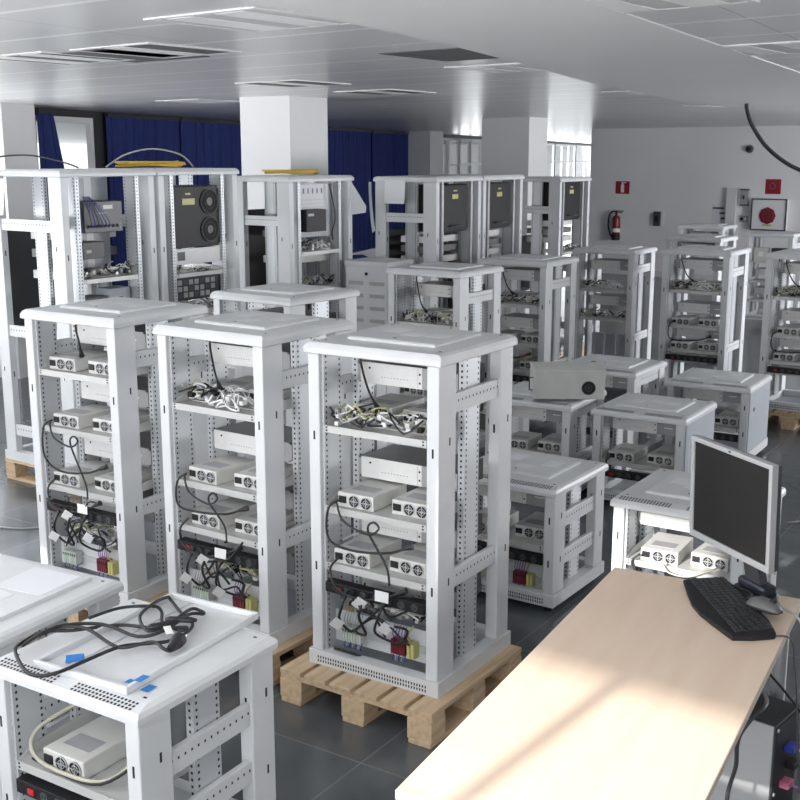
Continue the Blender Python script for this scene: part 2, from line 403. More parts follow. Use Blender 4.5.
class Rack: pass
def build_rack(cx, cy, yaw, W, D, base, top, label, ph, low=False, swap=False, beams=(.30, .82), shelves=(), shelf_d=.30, feet=False, sides=(), tpan=None, plate=True, name='server_rack', group='white server racks', seed=0, noplate=False):
    """(cx, cy): the corner of the rack nearest the viewer; swap: the open front faces the viewer's right"""
    a = Vector((-math.cos(yaw), math.sin(yaw), 0)); b = Vector((math.sin(yaw), math.cos(yaw), 0)); c = Vector((cx, cy, 0))
    if swap: mid = c + b*W/2 + a*D/2; rz = math.pi/2 - yaw
    else: mid = c + a*W/2 + b*D/2; rz = -yaw
    r = Rack(); r.ph = ph; r.W, r.D, r.H = W, D, top-base; r.rz = rz; r.base = base
    H = top-base; r.o = thing(name, label, 'rack', (mid.x, mid.y, base), rz, group)
    r.mat = Matrix.Translation((mid.x, mid.y, base)) @ Matrix.Rotation(rz, 4, 'Z')
    P_ = r.o; w, d = W/2-.012, D/2-.012
    new('base_plinth', m_base(W-.01, D-.01), P_)
    ph_ = H-.044-.062
    for sx in (-1, 1):
        new('post', m_post(.052, .125, ph_), P_, (sx*(w-.026), -d+.0625, .062))
        new('post', m_post(.052, .105, ph_), P_, (sx*(w-.026), d-.0525, .062))
    new('top_cover', m_cap(W, D, low), P_, (0, 0, H-.044))
    if plate and not noplate: new('fan_cover', m_plate(seed), P_, (.0, .02, H))
    for sx in (-1, 1):
        new('mounting_rail', m_rail(ph_), P_, (sx*.2495, -D/2+.07, .062)); new('mounting_rail', m_rail(ph_), P_, (sx*.2495, .0, .062))
    L = D-.024-.125-.105
    for sx in (-1, 1):
        for q in beams: new('side_beam', m_beam(L+.02, .075), P_, (sx*(w-.02), (.125-.105)/2, q*H))
    for z in shelves: new('shelf', m_shelf(shelf_d), P_, (0, -D/2+.03, z))
    for sx in sides: new('side_panel', m_panel(D-.05, ph_), P_, (sx*(W/2-.008), 0, .062), 0)
    if feet:
        me = cached(('foot', feet), lambda: MB().cyl((0, 0, -feet), (0, 0, 1), .022, feet*.55, M['black'], 12).cyl((0, 0, -feet*.45), (0, 0, 1), .008, feet*.45, M['rail'], 8).mesh('foot'))
        for sx in (-1, 1):
            for sy in (-1, 1): new('foot', me, P_, (sx*(w-.04), sy*(d-.05), 0))
    if tpan is not None:
        tp = new('terminal_panel', m_tpanel(), P_, (0, -D/2+.09, tpan))
        k = new('terminal_block', m_block('g'), tp, (-.17, 0, .03)); k['label'] = 'pale green terminal blocks'
        k = new('terminal_block', m_block('r'), tp, (.065, 0, .03)); k['label'] = 'dark red and yellow terminal blocks'
    return r
def put(r, name, label, cat, x, y, z, rz=0, group=None):
    p = r.mat @ Vector((x, y, z)); return thing(name, label, cat, p, r.rz+rz, group)

# ------------------------------------------------------------------ equipment
def m_chassis(d):
    return cached(('chassis', d), lambda: MB().box(-.22, .22, .004, d, 0, .086, M['amp'], .002).mesh('chassis'))
def m_face():
    def f():
        mb = MB().box(-.22, .072, 0, .004, 0, .086, M['face'], .0012)
        mb.box(.052, .0535, -.0006, 0, .004, .082, M['face2']); mb.box(-.18, -.17, -.0006, 0, .06, .068, M['hole'])
        for i in range(9): mb.box(-.12+i*.015, -.112+i*.015, -.0005, 0, .03, .033, M['face2'])
        for i in range(2): mb.box(.058, .066, -.0006, 0, .02+i*.035, .028+i*.035, M['hole'])
        return mb.mesh('front_panel')
    return cached('face', f)
def m_face2(): return cached('face2', lambda: MB().box(.072, .22, 0, .004, 0, .086, M['face2'], .0012).box(.12, .175, -.0006, 0, .042, .050, M['face']).mesh('badge_panel'))
def m_ear(): return cached('ear', lambda: MB().box(-.00725, .00725, 0, .003, .008, .078, M['face2']).mesh('mounting_ear'))
ORD = ['topmost', 'second', 'third', 'fourth', 'fifth', 'sixth', 'seventh', 'eighth']
def amp(r, z, word, d=.24, y=None):
    y = -.0435 if y is None else y
    o = put(r, 'rack_unit', '%s grey rack unit in the %s' % (word, r.ph), 'rack unit', 0, y-.0005, z, 0, 'grey rack units with white faces')
    new('chassis', m_chassis(d), o); new('front_panel', m_face(), o)['label'] = 'white front panel'
    new('badge_panel', m_face2(), o); [new('mounting_ear', m_ear(), o, (x, 0, 0)) for x in (-.22725, .22725)]; return o
def m_case(): return cached('case', lambda: MB().box(-.085, .085, 0, .25, 0, .06, M['psu'], .004).mesh('case'))
def m_fan():
    def f():
        mb = MB().cyl((0, -.0015, 0), (0, 1, 0), .024, .0025, M['hole'], 18)
        mb.ring((0, -.003, 0), (0, 1, 0), .024, .0016, M['silver'], 18, 5); mb.ring((0, -.003, 0), (0, 1, 0), .013, .0012, M['silver'], 14, 5)
        mb.box(-.024, .024, -.004, -.0028, -.0015, .0015, M['silver']); mb.box(-.0015, .0015, -.004, -.0028, -.024, .024, M['silver'])
        mb.cyl((0, -.004, 0), (0, 1, 0), .006, .003, M['silver'], 10)
        return mb.mesh('cooling_fan')
    return cached('fan', f)
def m_socket(): return cached('socket', lambda: MB().box(-.018, .018, -.004, .001, -.014, .014, M['black'], .002).mesh('power_socket'))
def m_slab(): return cached('slab', lambda: MB().box(-.055, .055, .05, .12, .06, .0608, M['psulab']).mesh('rating_label'))
def psu(r, x, y, z, word, rz=0):
    o = put(r, 'power_supply', '%s cream power supply in the %s' % (word, r.ph), 'power supply', x, y, z, rz, 'cream power supplies on rack shelves')
    new('case', m_case(), o); new('cooling_fan', m_fan(), o, (-.005, -.001, .030)); new('cooling_fan', m_fan(), o, (.052, -.001, .030))
    new('power_socket', m_socket(), o, (-.06, -.001, .031)); new('rating_label', m_slab(), o); return o
def m_strip(): return cached('strip', lambda: MB().box(-.234, .234, 0, .05, 0, .044, M['black'], .003).mesh('housing'))
def m_out(): return cached('outlet', lambda: MB().cyl((0, -.002, 0), (0, 1, 0), .016, .003, M['dgrey'], 14).cyl((-.006, -.0028, 0), (0, 1, 0), .003, .001, M['hole'], 8).cyl((.006, -.0028, 0), (0, 1, 0), .003, .001, M['hole'], 8).mesh('outlet'))
def m_switch(): return cached('switch', lambda: MB().box(-.013, .013, -.006, .001, -.009, .009, M['red'], .002).mesh('switch'))
def strip(r, z):
    o = put(r, 'power_strip', 'black power strip with red switch in the %s' % r.ph, 'power strip', 0, -r.D/2+.018, z, 0, 'black rack power strips')
    new('housing', m_strip(), o); new('switch', m_switch(), o, (-.165, -.0005, .022))['label'] = 'red rocker switch'
    for i in range(6): new('outlet', m_out(), o, (-.11+i*.06, -.0008, .022))
    return o
def cable(name, label, cat, pts, rad, m, group=None, plug=None, tags=0, k=6):
    p0 = Vector(pts[0]); mb = MB().tube([Vector(p)-p0 for p in pts], rad, m, k)
    if plug is None and not tags: return tag(new(name, mb.mesh(name), None, p0), label, cat, group)
    o = thing(name, label, cat, p0, 0, group); new('cord', mb.mesh('cord'), o)
    if plug is not None:
        for end in plug:
            q = Vector(pts[end])-p0; q2 = Vector(pts[end-1 if end else 1])-p0; dd = (q2-q).normalized()
            new('plug', MB().cyl(q-dd*.028, dd, .013, .045, m, 10, .007).mesh('plug'), o)
    for i in range(tags):
        q = Vector(pts[len(pts)//2+i])-p0
        rr = Matrix.Translation(q) @ Matrix.Rotation(.6+i, 4, 'Y') @ Matrix.Rotation(.5, 4, 'X')
        new('cable_tag', MB().box(-.022, .022, -.008, -.0065, -.05, .01, M['tag'], rot=rr).mesh('cable_tag'), o)['label'] = 'white cable tag'
    return o
def rcable(r, word, pts, rad=.0045, m=None, plug=(-1,), tags=0, name='power_cable', cat='cable', kind='black power cable'):
    w = [r.mat @ Vector(p) for p in pts]
    return cable(name, '%s %s in the %s' % (word, kind, r.ph), cat, w, rad, m or M['cable'], 'cables inside the racks', plug, tags)
def m_harness(k, w=.42):
    def f():
        rnd = random.Random(40+k); mb = MB()
        for i in range(20):
            x = rnd.uniform(-w/2, w/2); y = rnd.uniform(.0, .12); m = rnd.choice([M['cable'], M['cable'], M['tag'], M['gcable'], M['beige'], M['tag'], M['yellow'] if k % 3 == 0 else M['tag']])
            pts = [(x, y, .02)]
            for j in range(4):
                x = max(-w/2, min(w/2, x+rnd.uniform(-.09, .09))); y = max(-.03, min(.14, y+rnd.uniform(-.05, .05))); pts.append((x, y, max(.006, .015+rnd.uniform(-.01, .06))))
            mb.tube(pts, rnd.uniform(.0025, .0045), m, 5, sub=3)
        for i in range(16):
            x = rnd.uniform(-w/2, w/2-.03); y = rnd.uniform(-.02, .05); z = rnd.uniform(.003, .04); s_ = rnd.uniform(.014, .03)
            mb.box(x, x+s_, y, y+.03, z, z+s_*.8, rnd.choice([M['tag'], M['black'], M['silver'], M['psu'], M['psu']]), .001)
        mb.box(-w/2, w/2, .05, .14, 0, .004, M['tray'])
        return mb.mesh('wiring_harness')
    return cached(('harness', k, w), f)
def harness(r, k, x, y, z, word, w=.42, sz=1):
    p = r.mat @ Vector((x, y, z)); o = new('wiring_harness', m_harness(k, w), None, p, r.rz)
    if sz != 1: o.scale = (1, 1, sz)
    return tag(o, '%s tangle of connectors and wires in the %s' % (word, r.ph), 'wiring', 'wiring tangles on rack shelves')
ST = .002
def fill_tall(r, zs, detail=2, seed=0, clutter=False):
    """open 1.3 m rack: amps behind, trays with cream supplies in front; zs: dict of heights"""
    rnd = random.Random(seed); F = -r.D/2+.03; n = len(zs['amp'])
    for i, z in enumerate(zs['amp']): amp(r, z, ORD[i])
    k = 0
    for i, z in enumerate(zs['tray']):
        xo = rnd.uniform(-.015, .015)
        if i == 0 and clutter:
            harness(r, seed % 5, 0, F+.035, z+.001, 'upper', .42, 1.1)
            psu(r, -.12+xo, F+.186, z+.001, 'upper left'); psu(r, .10+xo, F+.19, z+.001, 'upper right')
        else:
            wd = ['upper', 'middle', 'lower', 'lowest'][i]
            psu(r, -.115+xo, F+.025+rnd.uniform(0, .02), z+.001, '%s left' % wd, rnd.uniform(-.05, .05))
            if detail > 0: psu(r, .125+xo, F+.06, z+.001, '%s right' % wd, rnd.uniform(-.04, .04))
    if 'strip' in zs: strip(r, zs['strip'])
    if detail >= 1:
        T = zs['tray']; H = r.H
        rcable(r, 'top diagonal', [(-.20, -.07, H-.06), (-.19, -.08, H-.12), (-.13, -.12, T[0]+.13), (-.06, -.17, T[0]+.085)], .005)
        rcable(r, 'long looping', [(-.175, F+.005, T[1]+.035), (-.205, F-.025, T[1]), (-.20, F-.03, (T[1]+T[2])/2), (-.10, F-.02, T[2]+.085), (.06, F-.01, T[2]+.10), (.14, F+.01, T[2]+.13)], .005)
        if detail >= 2:
            rcable(r, 'lower drooping', [(-.175, F+.005, T[2]+.035), (-.195, F-.03, T[2]-.01), (-.14, F-.055, T[2]-.075), (-.02, F-.06, T[2]-.09), (.09, F-.05, T[2]-.06), (.15, F-.045, T[2]-.03)], .005, tags=2)
            z = zs['strip']
            rcable(r, 'left hanging', [(-.11, F-.047, z+.02), (-.115, F-.07, z-.03), (-.14, F-.045, z-.09), (-.12, F+.0, z-.15), (-.05, F-.03, z-.10)], .0055, tags=1, plug=(0,))
            rcable(r, 'right hanging', [(.07, F-.047, z+.02), (.06, F-.07, z-.03), (.03, F-.04, z-.11), (.12, F-.01, z-.14), (.17, F-.03, z-.07), (.13, F-.06, z-.05)], .0055, plug=(0,))
            rcable(r, 'centre hanging', [(-.02, F-.047, z+.02), (-.03, F-.07, z-.04), (-.01, F-.05, z-.12), (-.08, F-.02, z-.13), (.02, F-.03, z-.05), (.09, F-.03, z-.09)], .0055, plug=(0,))
            q = random.Random(seed*7+1)
            for wd, x0, x1, z0, z1 in (('tangled left', -.19, .05, T[2]-.03, z-.08), ('tangled right', .18, -.06, T[2]-.02, z-.10), ('looped middle', -.05, .19, z+.01, z-.12)):
                rcable(r, wd, [(x0+(x1-x0)*t/5+q.uniform(-.03, .03), F-.05+q.uniform(-.015, .02), z0+(z1-z0)*t/5+q.uniform(-.04, .04)) for t in range(6)], .0045, plug=(), tags=1 if wd == 'looped middle' else 0)
            rcable(r, 'loosely hooped', [(-.17, F-.015, T[1]+.03), (-.12, F-.04, T[1]-.03), (.0, F-.05, T[1]-.06), (.05, F-.045, T[1]-.03), (.02, F-.04, T[1]-.01), (.0, F-.045, T[1]-.05), (.08, F-.04, T[2]+.06), (.10, F-.05, T[2]-.01)], .0045, plug=())
            rcable(r, 'floor level', [(-.20, F+.0, .075), (-.12, F-.0, .075), (-.03, F+.055, .03), (.08, F+.05, .022)], .006, plug=())
            harness(r, seed+2 & 3, 0, -.20, .225, 'bottom', .36)

# ------------------------------------------------------------------ pallets
def pallet(c, yaw, wa, wb, label, h=.144):
    a = Vector((-math.cos(yaw), math.sin(yaw), 0)); b = Vector((math.sin(yaw), math.cos(yaw), 0)); mid = Vector((c[0], c[1], 0))+a*wa/2+b*wb/2
    o = thing('pallet', label, 'pallet', (mid.x, mid.y, 0), -yaw, 'pine pallets under the racks')
    t = .02; n = 6; w = wa/2; d = wb/2
    bw = .105; gap = (wa-n*bw)/(n-1)
    me = cached(('tb', wb), lambda: MB().box(-bw/2, bw/2, -d, d, 0, t, M['pine'], .002).mesh('top_board'))
    for i in range(n): new('top_board', me, o, (-w+bw/2+i*(bw+gap), 0, h-t))
    me = cached(('br', wa), lambda: MB().box(-w, w, -.045, .045, 0, t, M['pine'], .002).mesh('bearer'))
    mb2 = cached(('bk', 0), lambda: MB().box(-.055, .055, -.05, .05, 0, h-3*t, M['pine'], .002).mesh('block'))
    for y in (-d+.05, 0, d-.05):
        new('bearer', me, o, (0, y, h-2*t)); 
        for x in (-w+.055, 0, w-.055): new('block', mb2, o, (x, y, t))
    me = cached(('bb', wb), lambda: MB().box(-.05, .05, -d, d, 0, t, M['pine'], .002).mesh('bottom_board'))
    for x in (-w+.055, 0, w-.055): new('bottom_board', me, o, (x, 0, 0))
    return o
def off(c, yaw, da, db):
    a = (-math.cos(yaw), math.sin(yaw)); b = (math.sin(yaw), math.cos(yaw)); return (c[0]+a[0]*da+b[0]*db, c[1]+a[1]*da+b[1]*db)

# ------------------------------------------------------------------ 1.3 m racks at the front
PB = .144
ZC = dict(amp=(1.14, .745, .51, .255), tray=(1.0, .672, .435), strip=.318)
ZA = dict(amp=(1.155, .88, .60, .32), tray=(1.055, .785, .50), strip=.372)
ZB = dict(amp=(1.14, .745, .53, .24), tray=(.99, .65, .445), strip=.332)
SP = dict(W=.62, D=.606, base=PB)
A = build_rack(-1.252, 4.942, .576, top=1.443+.04, label='leftmost of the three tall white racks in front, standing on a pallet', ph='leftmost front rack', shelves=ZA['tray'], tpan=.085, seed=1, **SP)
B = build_rack(-.549, 4.486, .602, top=1.436+.04, label='middle of the three tall white racks in front, on a pallet', ph='middle front rack', shelves=ZB['tray'], tpan=.085, seed=2, **SP)
C = build_rack(.146, 4.03, .572, top=1.438+.04, label='nearest tall white rack on a pallet beside the pale wooden desk', ph='front rack beside the desk', shelves=ZC['tray'], tpan=.085, seed=0, **SP)
new('rear_panel', MB().box(-.285, .285, 0, .004, .07, 1.27, M['panel']).mesh('rear_panel'), A.o, (0, A.D/2-.03, 0))['label'] = 'grey rear panel'
fill_tall(A, ZA, 2, 1); fill_tall(B, ZB, 2, 2, True); fill_tall(C, ZC, 2, 3, True)
pallet(off((-1.252, 4.942), .576, -.05, -.07), .576, .74, .72, 'pine pallet under the leftmost front rack')
pallet(off((-.549, 4.486), .602, -.05, -.09), .602, .73, .72, 'pine pallet under the middle front rack')
pallet((.118, 3.908), .587, .73, .72, 'pine pallet under the front rack nearest the desk')

# ------------------------------------------------------------------ low racks
LO = dict(W=.62, D=.606, low=True, feet=.035, base=.035)
def fill_low(r, det=1, z=(.455, .24, .155), seed=0, amp_=True):
    F = -r.D/2+.03; za, zt, zs = z; rnd = random.Random(seed)
    if amp_: amp(r, za, 'only', .26, -.15)
    psu(r, -.11+rnd.uniform(-.02, .02), F+.03, zt+.001, 'left', rnd.uniform(-.06, .06)); psu(r, .12, F+.08, zt+.001, 'right', rnd.uniform(-.06, .06))
    strip(r, zs)
    rcable(r, 'pale looping', [(-.06, F-.005, zt+.03), (-.03, F-.04, zt-.005), (.06, F-.045, zt-.01), (.14, F-.02, zt+.02), (.2, F+.0, zt+.05)], .004, M['beige'], plug=(), kind='signal cable')
    if det: rcable(r, 'short black', [(-.17, F+.0, zt+.036), (-.2, F-.02, zt+.0), (-.15, F-.05, zt-.05), (-.05, F-.055, zt-.07)], .005)
TL = 'white low rack '
D_ = build_rack(-.702, 2.803, .56, top=.722, label='low white rack in the foreground carrying the metal lid and coiled black cable', ph='low foreground rack', shelves=(.37,), beams=(.34, .62), tpan=None, noplate=True, seed=1, **LO)
E_ = build_rack(.74, 5.187, .592, top=.634, label='low white open rack standing just right of the nearest tall rack', ph='low rack behind the nearest tall rack', shelves=(.29,), beams=(.3, .62), tpan=.04, seed=2, **LO)
F_ = build_rack(1.466, 4.580, .572, top=.683, label='sunlit low white rack behind the computer monitor', ph='sunlit low rack behind the monitor', shelves=(.36,), beams=(.3, .62), tpan=.04, seed=3, **LO)
G_ = build_rack(1.732, 6.711, .567, top=.624, label='low white rack with grey side panel, just above the monitor top', ph='panelled low rack above the monitor', shelves=(.25,), beams=(.3,), sides=(1,), seed=4, **LO)
H_ = build_rack(2.471, 7.868, .551, top=.581, label='farther low white rack with grey side panel, right of the others', ph='farther panelled low rack', shelves=(.23,), beams=(.3,), sides=(1,), seed=5, **LO)
I_ = build_rack(1.655, 7.86, .59, top=.69, label='open low white rack right behind the cream box with a fan', ph='low rack behind the cream box', shelves=(.28,), seed=6, **LO)
J_ = build_rack(1.075, 6.979, .543, top=.65, label='low white rack carrying the cream box with a round fan', ph='low rack under the cream box', shelves=(.27,), seed=7, **LO)
amp_z = .43
psu(D_, -.06, -.25, .371, 'single'); strip(D_, .275)
rcable(D_, 'long beige', [(.20, -.15, .50), (.12, -.24, .40), (-.05, -.265, .385), (-.19, -.25, .40), (-.21, -.2, .46), (-.1, -.05, .54)], .007, M['beige'], plug=(), kind='flat cable')
rcable(D_, 'thin black', [(.21, -.2, .47), (.10, -.255, .39), (-.06, -.262, .378), (-.18, -.26, .39)], .005, plug=())
rcable(D_, 'thick grey', [(.05, -.29, .27), (.10, -.325, .31), (.18, -.3, .27), (.2, -.2, .14)], .007, M['gcable'], plug=())
for r_, s_ in ((E_, 1), (F_, 2), (G_, 3), (H_, 4), (I_, 5), (J_, 6)):
    tz = {1: (.45, .291, .20), 2: (.495, .361, .21), 3: (.435, .251, .15), 4: (.395, .231, .14), 5: (.5, .281, .16), 6: (.46, .271, .16)}[s_]
    fill_low(r_, 1, (tz[0], tz[1]-.001, tz[2]), s_)
D2 = build_rack(-1.268, 3.275, .50, top=.718, label='low white rack cut off by the left picture edge, papers on its lid', ph='low rack at left edge', beams=(.3, .62), noplate=True, seed=2, **LO)

# ------------------------------------------------------------------ 1.3 m racks behind
ZK = dict(amp=(1.09, .70, .48, .24), tray=(.92, .61, .395), strip=.30)
ZM = dict(amp=(1.0, .62), tray=(.83, .46))
MID = dict(W=.62, D=.606, base=.1)
W_ = build_rack(-.596, 6.182, .634, top=1.42, label='white rack whose top shows behind the middle front rack', ph='rack behind the middle front rack', shelves=(.9, .6, .3), seed=1, **MID)
K_ = build_rack(.412, 7.775, .596, top=1.404, label='white open rack right of the louvred cabinet, first of the middle row', ph='first middle row rack', shelves=ZK['tray'], seed=2, **MID)
L_ = build_rack(1.143, 8.883, .57, top=1.372, label='white open rack second from the left in the middle row', ph='second middle row rack', shelves=ZK['tray'], seed=0, **MID)
M_ = build_rack(2.154, 10.507, .558, top=1.328, label='white rack below the fire extinguisher, lower half nearly empty', ph='rack below the fire extinguisher', shelves=(.85, .58), seed=1, **MID)
N_ = build_rack(2.827, 9.778, .568, top=1.377, label='white open rack directly right of the rack below the extinguisher', ph='fourth middle row rack', shelves=ZK['tray'], seed=2, **MID)
O_ = build_rack(3.449, 8.888, .62, top=1.415, label='white open rack cut off by the right picture edge, on a pallet', ph='rack at the right edge', shelves=ZK['tray'], seed=0, W=.62, D=.606, base=PB)
Q_ = build_rack(3.422, 12.237, .577, top=1.318, label='white rack whose top peeks out right behind the fourth middle row rack', ph='rack peeking over the fourth', shelves=(.9,), seed=1, **MID)
R_ = build_rack(4.194, 14.909, .567, top=1.288, label='farthest white rack, top just visible below the wall conduit', ph='farthest rack', shelves=(.95,), seed=2, **MID)
S_ = build_rack(4.977, 14.51, .58, top=1.21, label='far white rack standing below the fire hose cabinet', ph='rack below the hose cabinet', shelves=(.75, .5, .25), seed=0, noplate=True, **MID)
for r_, s_ in ((K_, 5), (L_, 6), (N_, 7), (O_, 8)): fill_tall(r_, ZK, 1, s_, True)
amp(W_, 1.1, 'topmost'); amp(W_, .7, 'second'); harness(W_, 1, 0, -.225, .901, 'upper')
for i, z in enumerate((1.02, .68)): amp(M_, z, ORD[i])
for i, z in enumerate((.85, .58)): harness(M_, 2+i, 0, -.225, z+.001, ['upper', 'lower'][i], .44, 1.1)
strip(M_, .08)
amp(Q_, 1.05, 'topmost'); harness(Q_, 3, 0, -.225, .901, 'upper'); amp(R_, 1.0, 'topmost'); harness(R_, 0, 0, -.225, .951, 'upper', .42, 1.3)
amp(S_, .55, 'topmost'); amp(S_, .3, 'second')
for x, wd in ((-.12, 'left'), (.10, 'right')):
    tag(new('control_unit', cached(('cu', wd), lambda: MB().box(-.09, .09, 0, .1, 0, .17, M['psu'] if wd == 'left' else M['dgrey'], .004).box(-.03, .03, -.001, 0, .06, .12, M['tag']).mesh('control_unit')), None, S_.mat @ Vector((x, -.2, .751)), S_.rz), '%s small control box in the far rack below the hose cabinet' % wd, 'control unit')
for x, wd in ((-.12, 'left'), (0.0, 'middle'), (.12, 'right')):
    tag(new('rack_filler', cached('filler', lambda: MB().box(-.045, .045, 0, .02, 0, .34, M['panel'], .003).mesh('rack_filler')), None, M_.mat @ Vector((x, -.02, .064)), M_.rz), '%s upright grey panel in the rack below the fire extinguisher' % wd, 'panel')
pallet(off((3.449, 8.888), .62, -.05, -.06), .62, .74, .72, 'pine pallet under the rack at the right edge')

# ------------------------------------------------------------------ full-height racks along the back
TB = PB
TT = dict(base=TB, swap=True, beams=(.09, .44, .80), plate=False, name='tall_rack', group='full height white racks')
T1 = build_rack(-2.10, 7.17, .61, .8, .76, top=2.095, label='full height white rack at far left with dark network box', ph='leftmost tall rack', shelves=(1.25, 1.0, .62), shelf_d=.18, seed=1, **TT)
T2 = build_rack(*off((-2.10, 7.17), .61, 0, .815), .61, .8, .76, top=2.095, label='second full height white rack from left with black twin fan panel', ph='second tall rack', shelves=(1.22, .95), seed=2, **TT)
T3 = build_rack(-.835, 8.72, .62, .8, .6, top=2.03, label='full height white rack standing in front of the thick white pillar', ph='tall rack before the pillar', shelves=(1.3, 1.02), shelf_d=.15, seed=3, **TT)
U1 = build_rack(.30, 9.40, .56, .8, .62, top=2.015, label='full height white rack with papers, first of the right group', ph='first right tall rack', shelves=(1.05,), seed=4, **TT)
U2 = build_rack(*off((.30, 9.40), .56, 0, .815), .56, .8, .62, top=2.015, label='middle full height white rack of the right group', ph='middle right tall rack', shelves=(1.05,), seed=5, **TT)
U3 = build_rack(1.63, 11.75, .56, .8, .62, top=1.965, label='rightmost full height white rack, near the fire extinguisher wall', ph='rightmost tall rack', shelves=(1.05,), seed=6, **TT)
for r_, ph, w in ((T1, 'leftmost tall rack', .84), (T2, 'second tall rack', .84), (T3, 'tall rack before the pillar', .84)):
    o = pallet((0, 0), 0, .80, .76 if r_ is not T3 else .62, 'pine pallet under the %s' % ph)
    o.location = (r_.o.location.x, r_.o.location.y, 0); o.rotation_euler = (0, 0, r_.rz)
for r_, ph in ((U1, 'first right tall rack'), (U2, 'middle right tall rack'), (U3, 'rightmost tall rack')):
    o = pallet((0, 0), 0, .80, .62, 'pine pallet under the %s' % ph)
    o.location = (r_.o.location.x, r_.o.location.y, 0); o.rotation_euler = (0, 0, r_.rz)
def fanbox(r, z, h, w, word, fans=True):
    """black fan panel / black power module hung between the front rails"""
    o = put(r, 'ventilation_module', '%s with yellow label in the %s' % (word, r.ph), 'module', 0, -r.D/2+.055, z, 0, 'black modules in the tall racks')
    new('housing', cached(('fbh', h, w), lambda: MB().box(-w/2, w/2, 0, .32, 0, h, M['black'], .006).box(-.2345, -w/2, .0, .01, h*.05, h*.95, M['dgrey']).box(w/2, .2345, .0, .01, h*.05, h*.95, M['dgrey']).mesh('housing')), o)
    new('warning_label', cached(('fbl', h), lambda: MB().box(-.13 if fans else -.05, -.01 if fans else .05, -.0012, 0, h*.70, h*.80, M['yellow']).box(-.1 if fans else -.03, -.05 if fans else .03, -.0012, 0, h*.86, h*.89, M['yellow']).mesh('warning_label')), o)
    if fans:
        me = cached('bigfan', lambda: MB().cyl((0, -.004, 0), (0, 1, 0), .085, .004, M['hole'], 24).ring((0, -.006, 0), (0, 1, 0), .085, .006, M['dgrey'], 24, 6).ring((0, -.006, 0), (0, 1, 0), .05, .003, M['dgrey'], 20, 5).cyl((0, -.008, 0), (0, 1, 0), .03, .006, M['dgrey'], 14).mesh('fan_grille'))
        for zz in (.28, .74): new('fan_grille', me, o, (.13, -.001, h*zz))
    else:
        new('carry_handle', cached('fbc', lambda: MB().tube([(-.1, 0, .05), (-.1, -.03, .05), (.1, -.03, .05), (.1, 0, .05)], .006, M['dgrey'], 6, spline=False).mesh('carry_handle')), o)
    return o
fanbox(T2, 1.40, .43, .44, 'large black twin fan panel')
fanbox(U1, 1.41, .39, .42, 'black power module', False); fanbox(U2, 1.40, .40, .42, 'black power module', False); fanbox(U3, 1.38, .39, .42, 'black power module', False)
def simple(r, name, label, cat, x, y, z, build, key): return tag(new(name, cached(key, build), None, r.mat @ Vector((x, y, z)), r.rz), label, cat)
def netbox():
    mb = MB().box(-.16, .16, 0, .16, 0, .20, M['bluebox'], .004)
    for i in range(8): mb.box(-.14+i*.034, -.115+i*.034, -.001, 0, .03, .05, M['hole'])
    mb.box(.0, .08, -.001, 0, .15, .175, M['tag']); mb.box(-.05, .02, -.001, 0, .12, .128, M['gcable'])
    for i in range(6): mb.tube([(-.13+i*.03, 0, .04), (-.135+i*.03, -.04, .06), (-.15+i*.02, -.03, .16), (-.12+i*.01, .05, .23)], .003, M['vga'] if i % 2 else M['cable'], 5)
    return mb.mesh('network_switch')
simple(T1, 'network_switch', 'dark network box with blue wires in the leftmost tall rack', 'network box', -.03, -.33, 1.55, netbox, 'netbox')
simple(T1, 'mounting_plate', 'white upright plate behind the dark network box', 'plate', -.03, -.15, 1.31, lambda: MB().box(-.20, .20, 0, .004, 0, .59, M['panel']).box(.0, .06, -.002, 0, 0, .59, M['white']).mesh('mounting_plate'), 'mplate')
simple(T1, 'control_unit', 'small dark control box below the network box', 'control unit', -.10, -.3, 1.38, lambda: MB().box(-.09, .09, 0, .12, 0, .11, M['dgrey'], .004).box(-.06, -.02, -.001, 0, .04, .06, M['gcable']).mesh('control_unit'), 'cu2')
simple(T1, 'control_unit', 'dark control box left of the grey fan unit in the leftmost tall rack', 'control unit', -.10, -.28, 1.001, lambda: MB().box(-.10, .09, 0, .14, 0, .13, M['dgrey'], .004).mesh('control_unit'), 'cu3')
simple(T1, 'control_unit', 'grey unit with square opening in the leftmost tall rack', 'control unit', .12, -.28, 1.001, lambda: MB().box(-.09, .09, 0, .14, 0, .17, M['panel'], .004).box(-.025, .02, -.001, 0, .06, .11, M['hole']).mesh('control_unit'), 'cu4')
harness(T1, 1, 0, -.30, 1.251, 'upper', .44, 1.2)
for i, z in enumerate((.66, .42, .24)): amp(T1, z, ORD[i])
simple(T2, 'equipment_panel', 'blank white panel below the black twin fan panel', 'panel', 0, -.33, 1.285, lambda: MB().box(-.23, .23, 0, .02, 0, .11, M['face'], .002).box(-.2, -.13, -.002, 0, .03, .09, M['dgrey']).mesh('equipment_panel'), 'wpanel')
harness(T2, 0, 0, -.30, 1.221, 'upper', .44, .5)
def gridunit():
    mb = MB().box(-.23, .23, 0, .2, 0, .16, M['bluebox'], .003)
    for i in range(7):
        for j in range(3): mb.box(-.20+i*.055, -.16+i*.055, -.001, 0, .02+j*.045, .055+j*.045, M['gcable'] if (i+j) % 3 else M['dgrey'])
    return mb.mesh('patch_panel')
simple(T2, 'patch_panel', 'dark patch panel with grid of ports in the second tall rack', 'patch panel', 0, -.32, 1.03, gridunit, 'gridunit')
harness(T2, 3, 0, -.30, .951, 'lower', .44, 1.0)
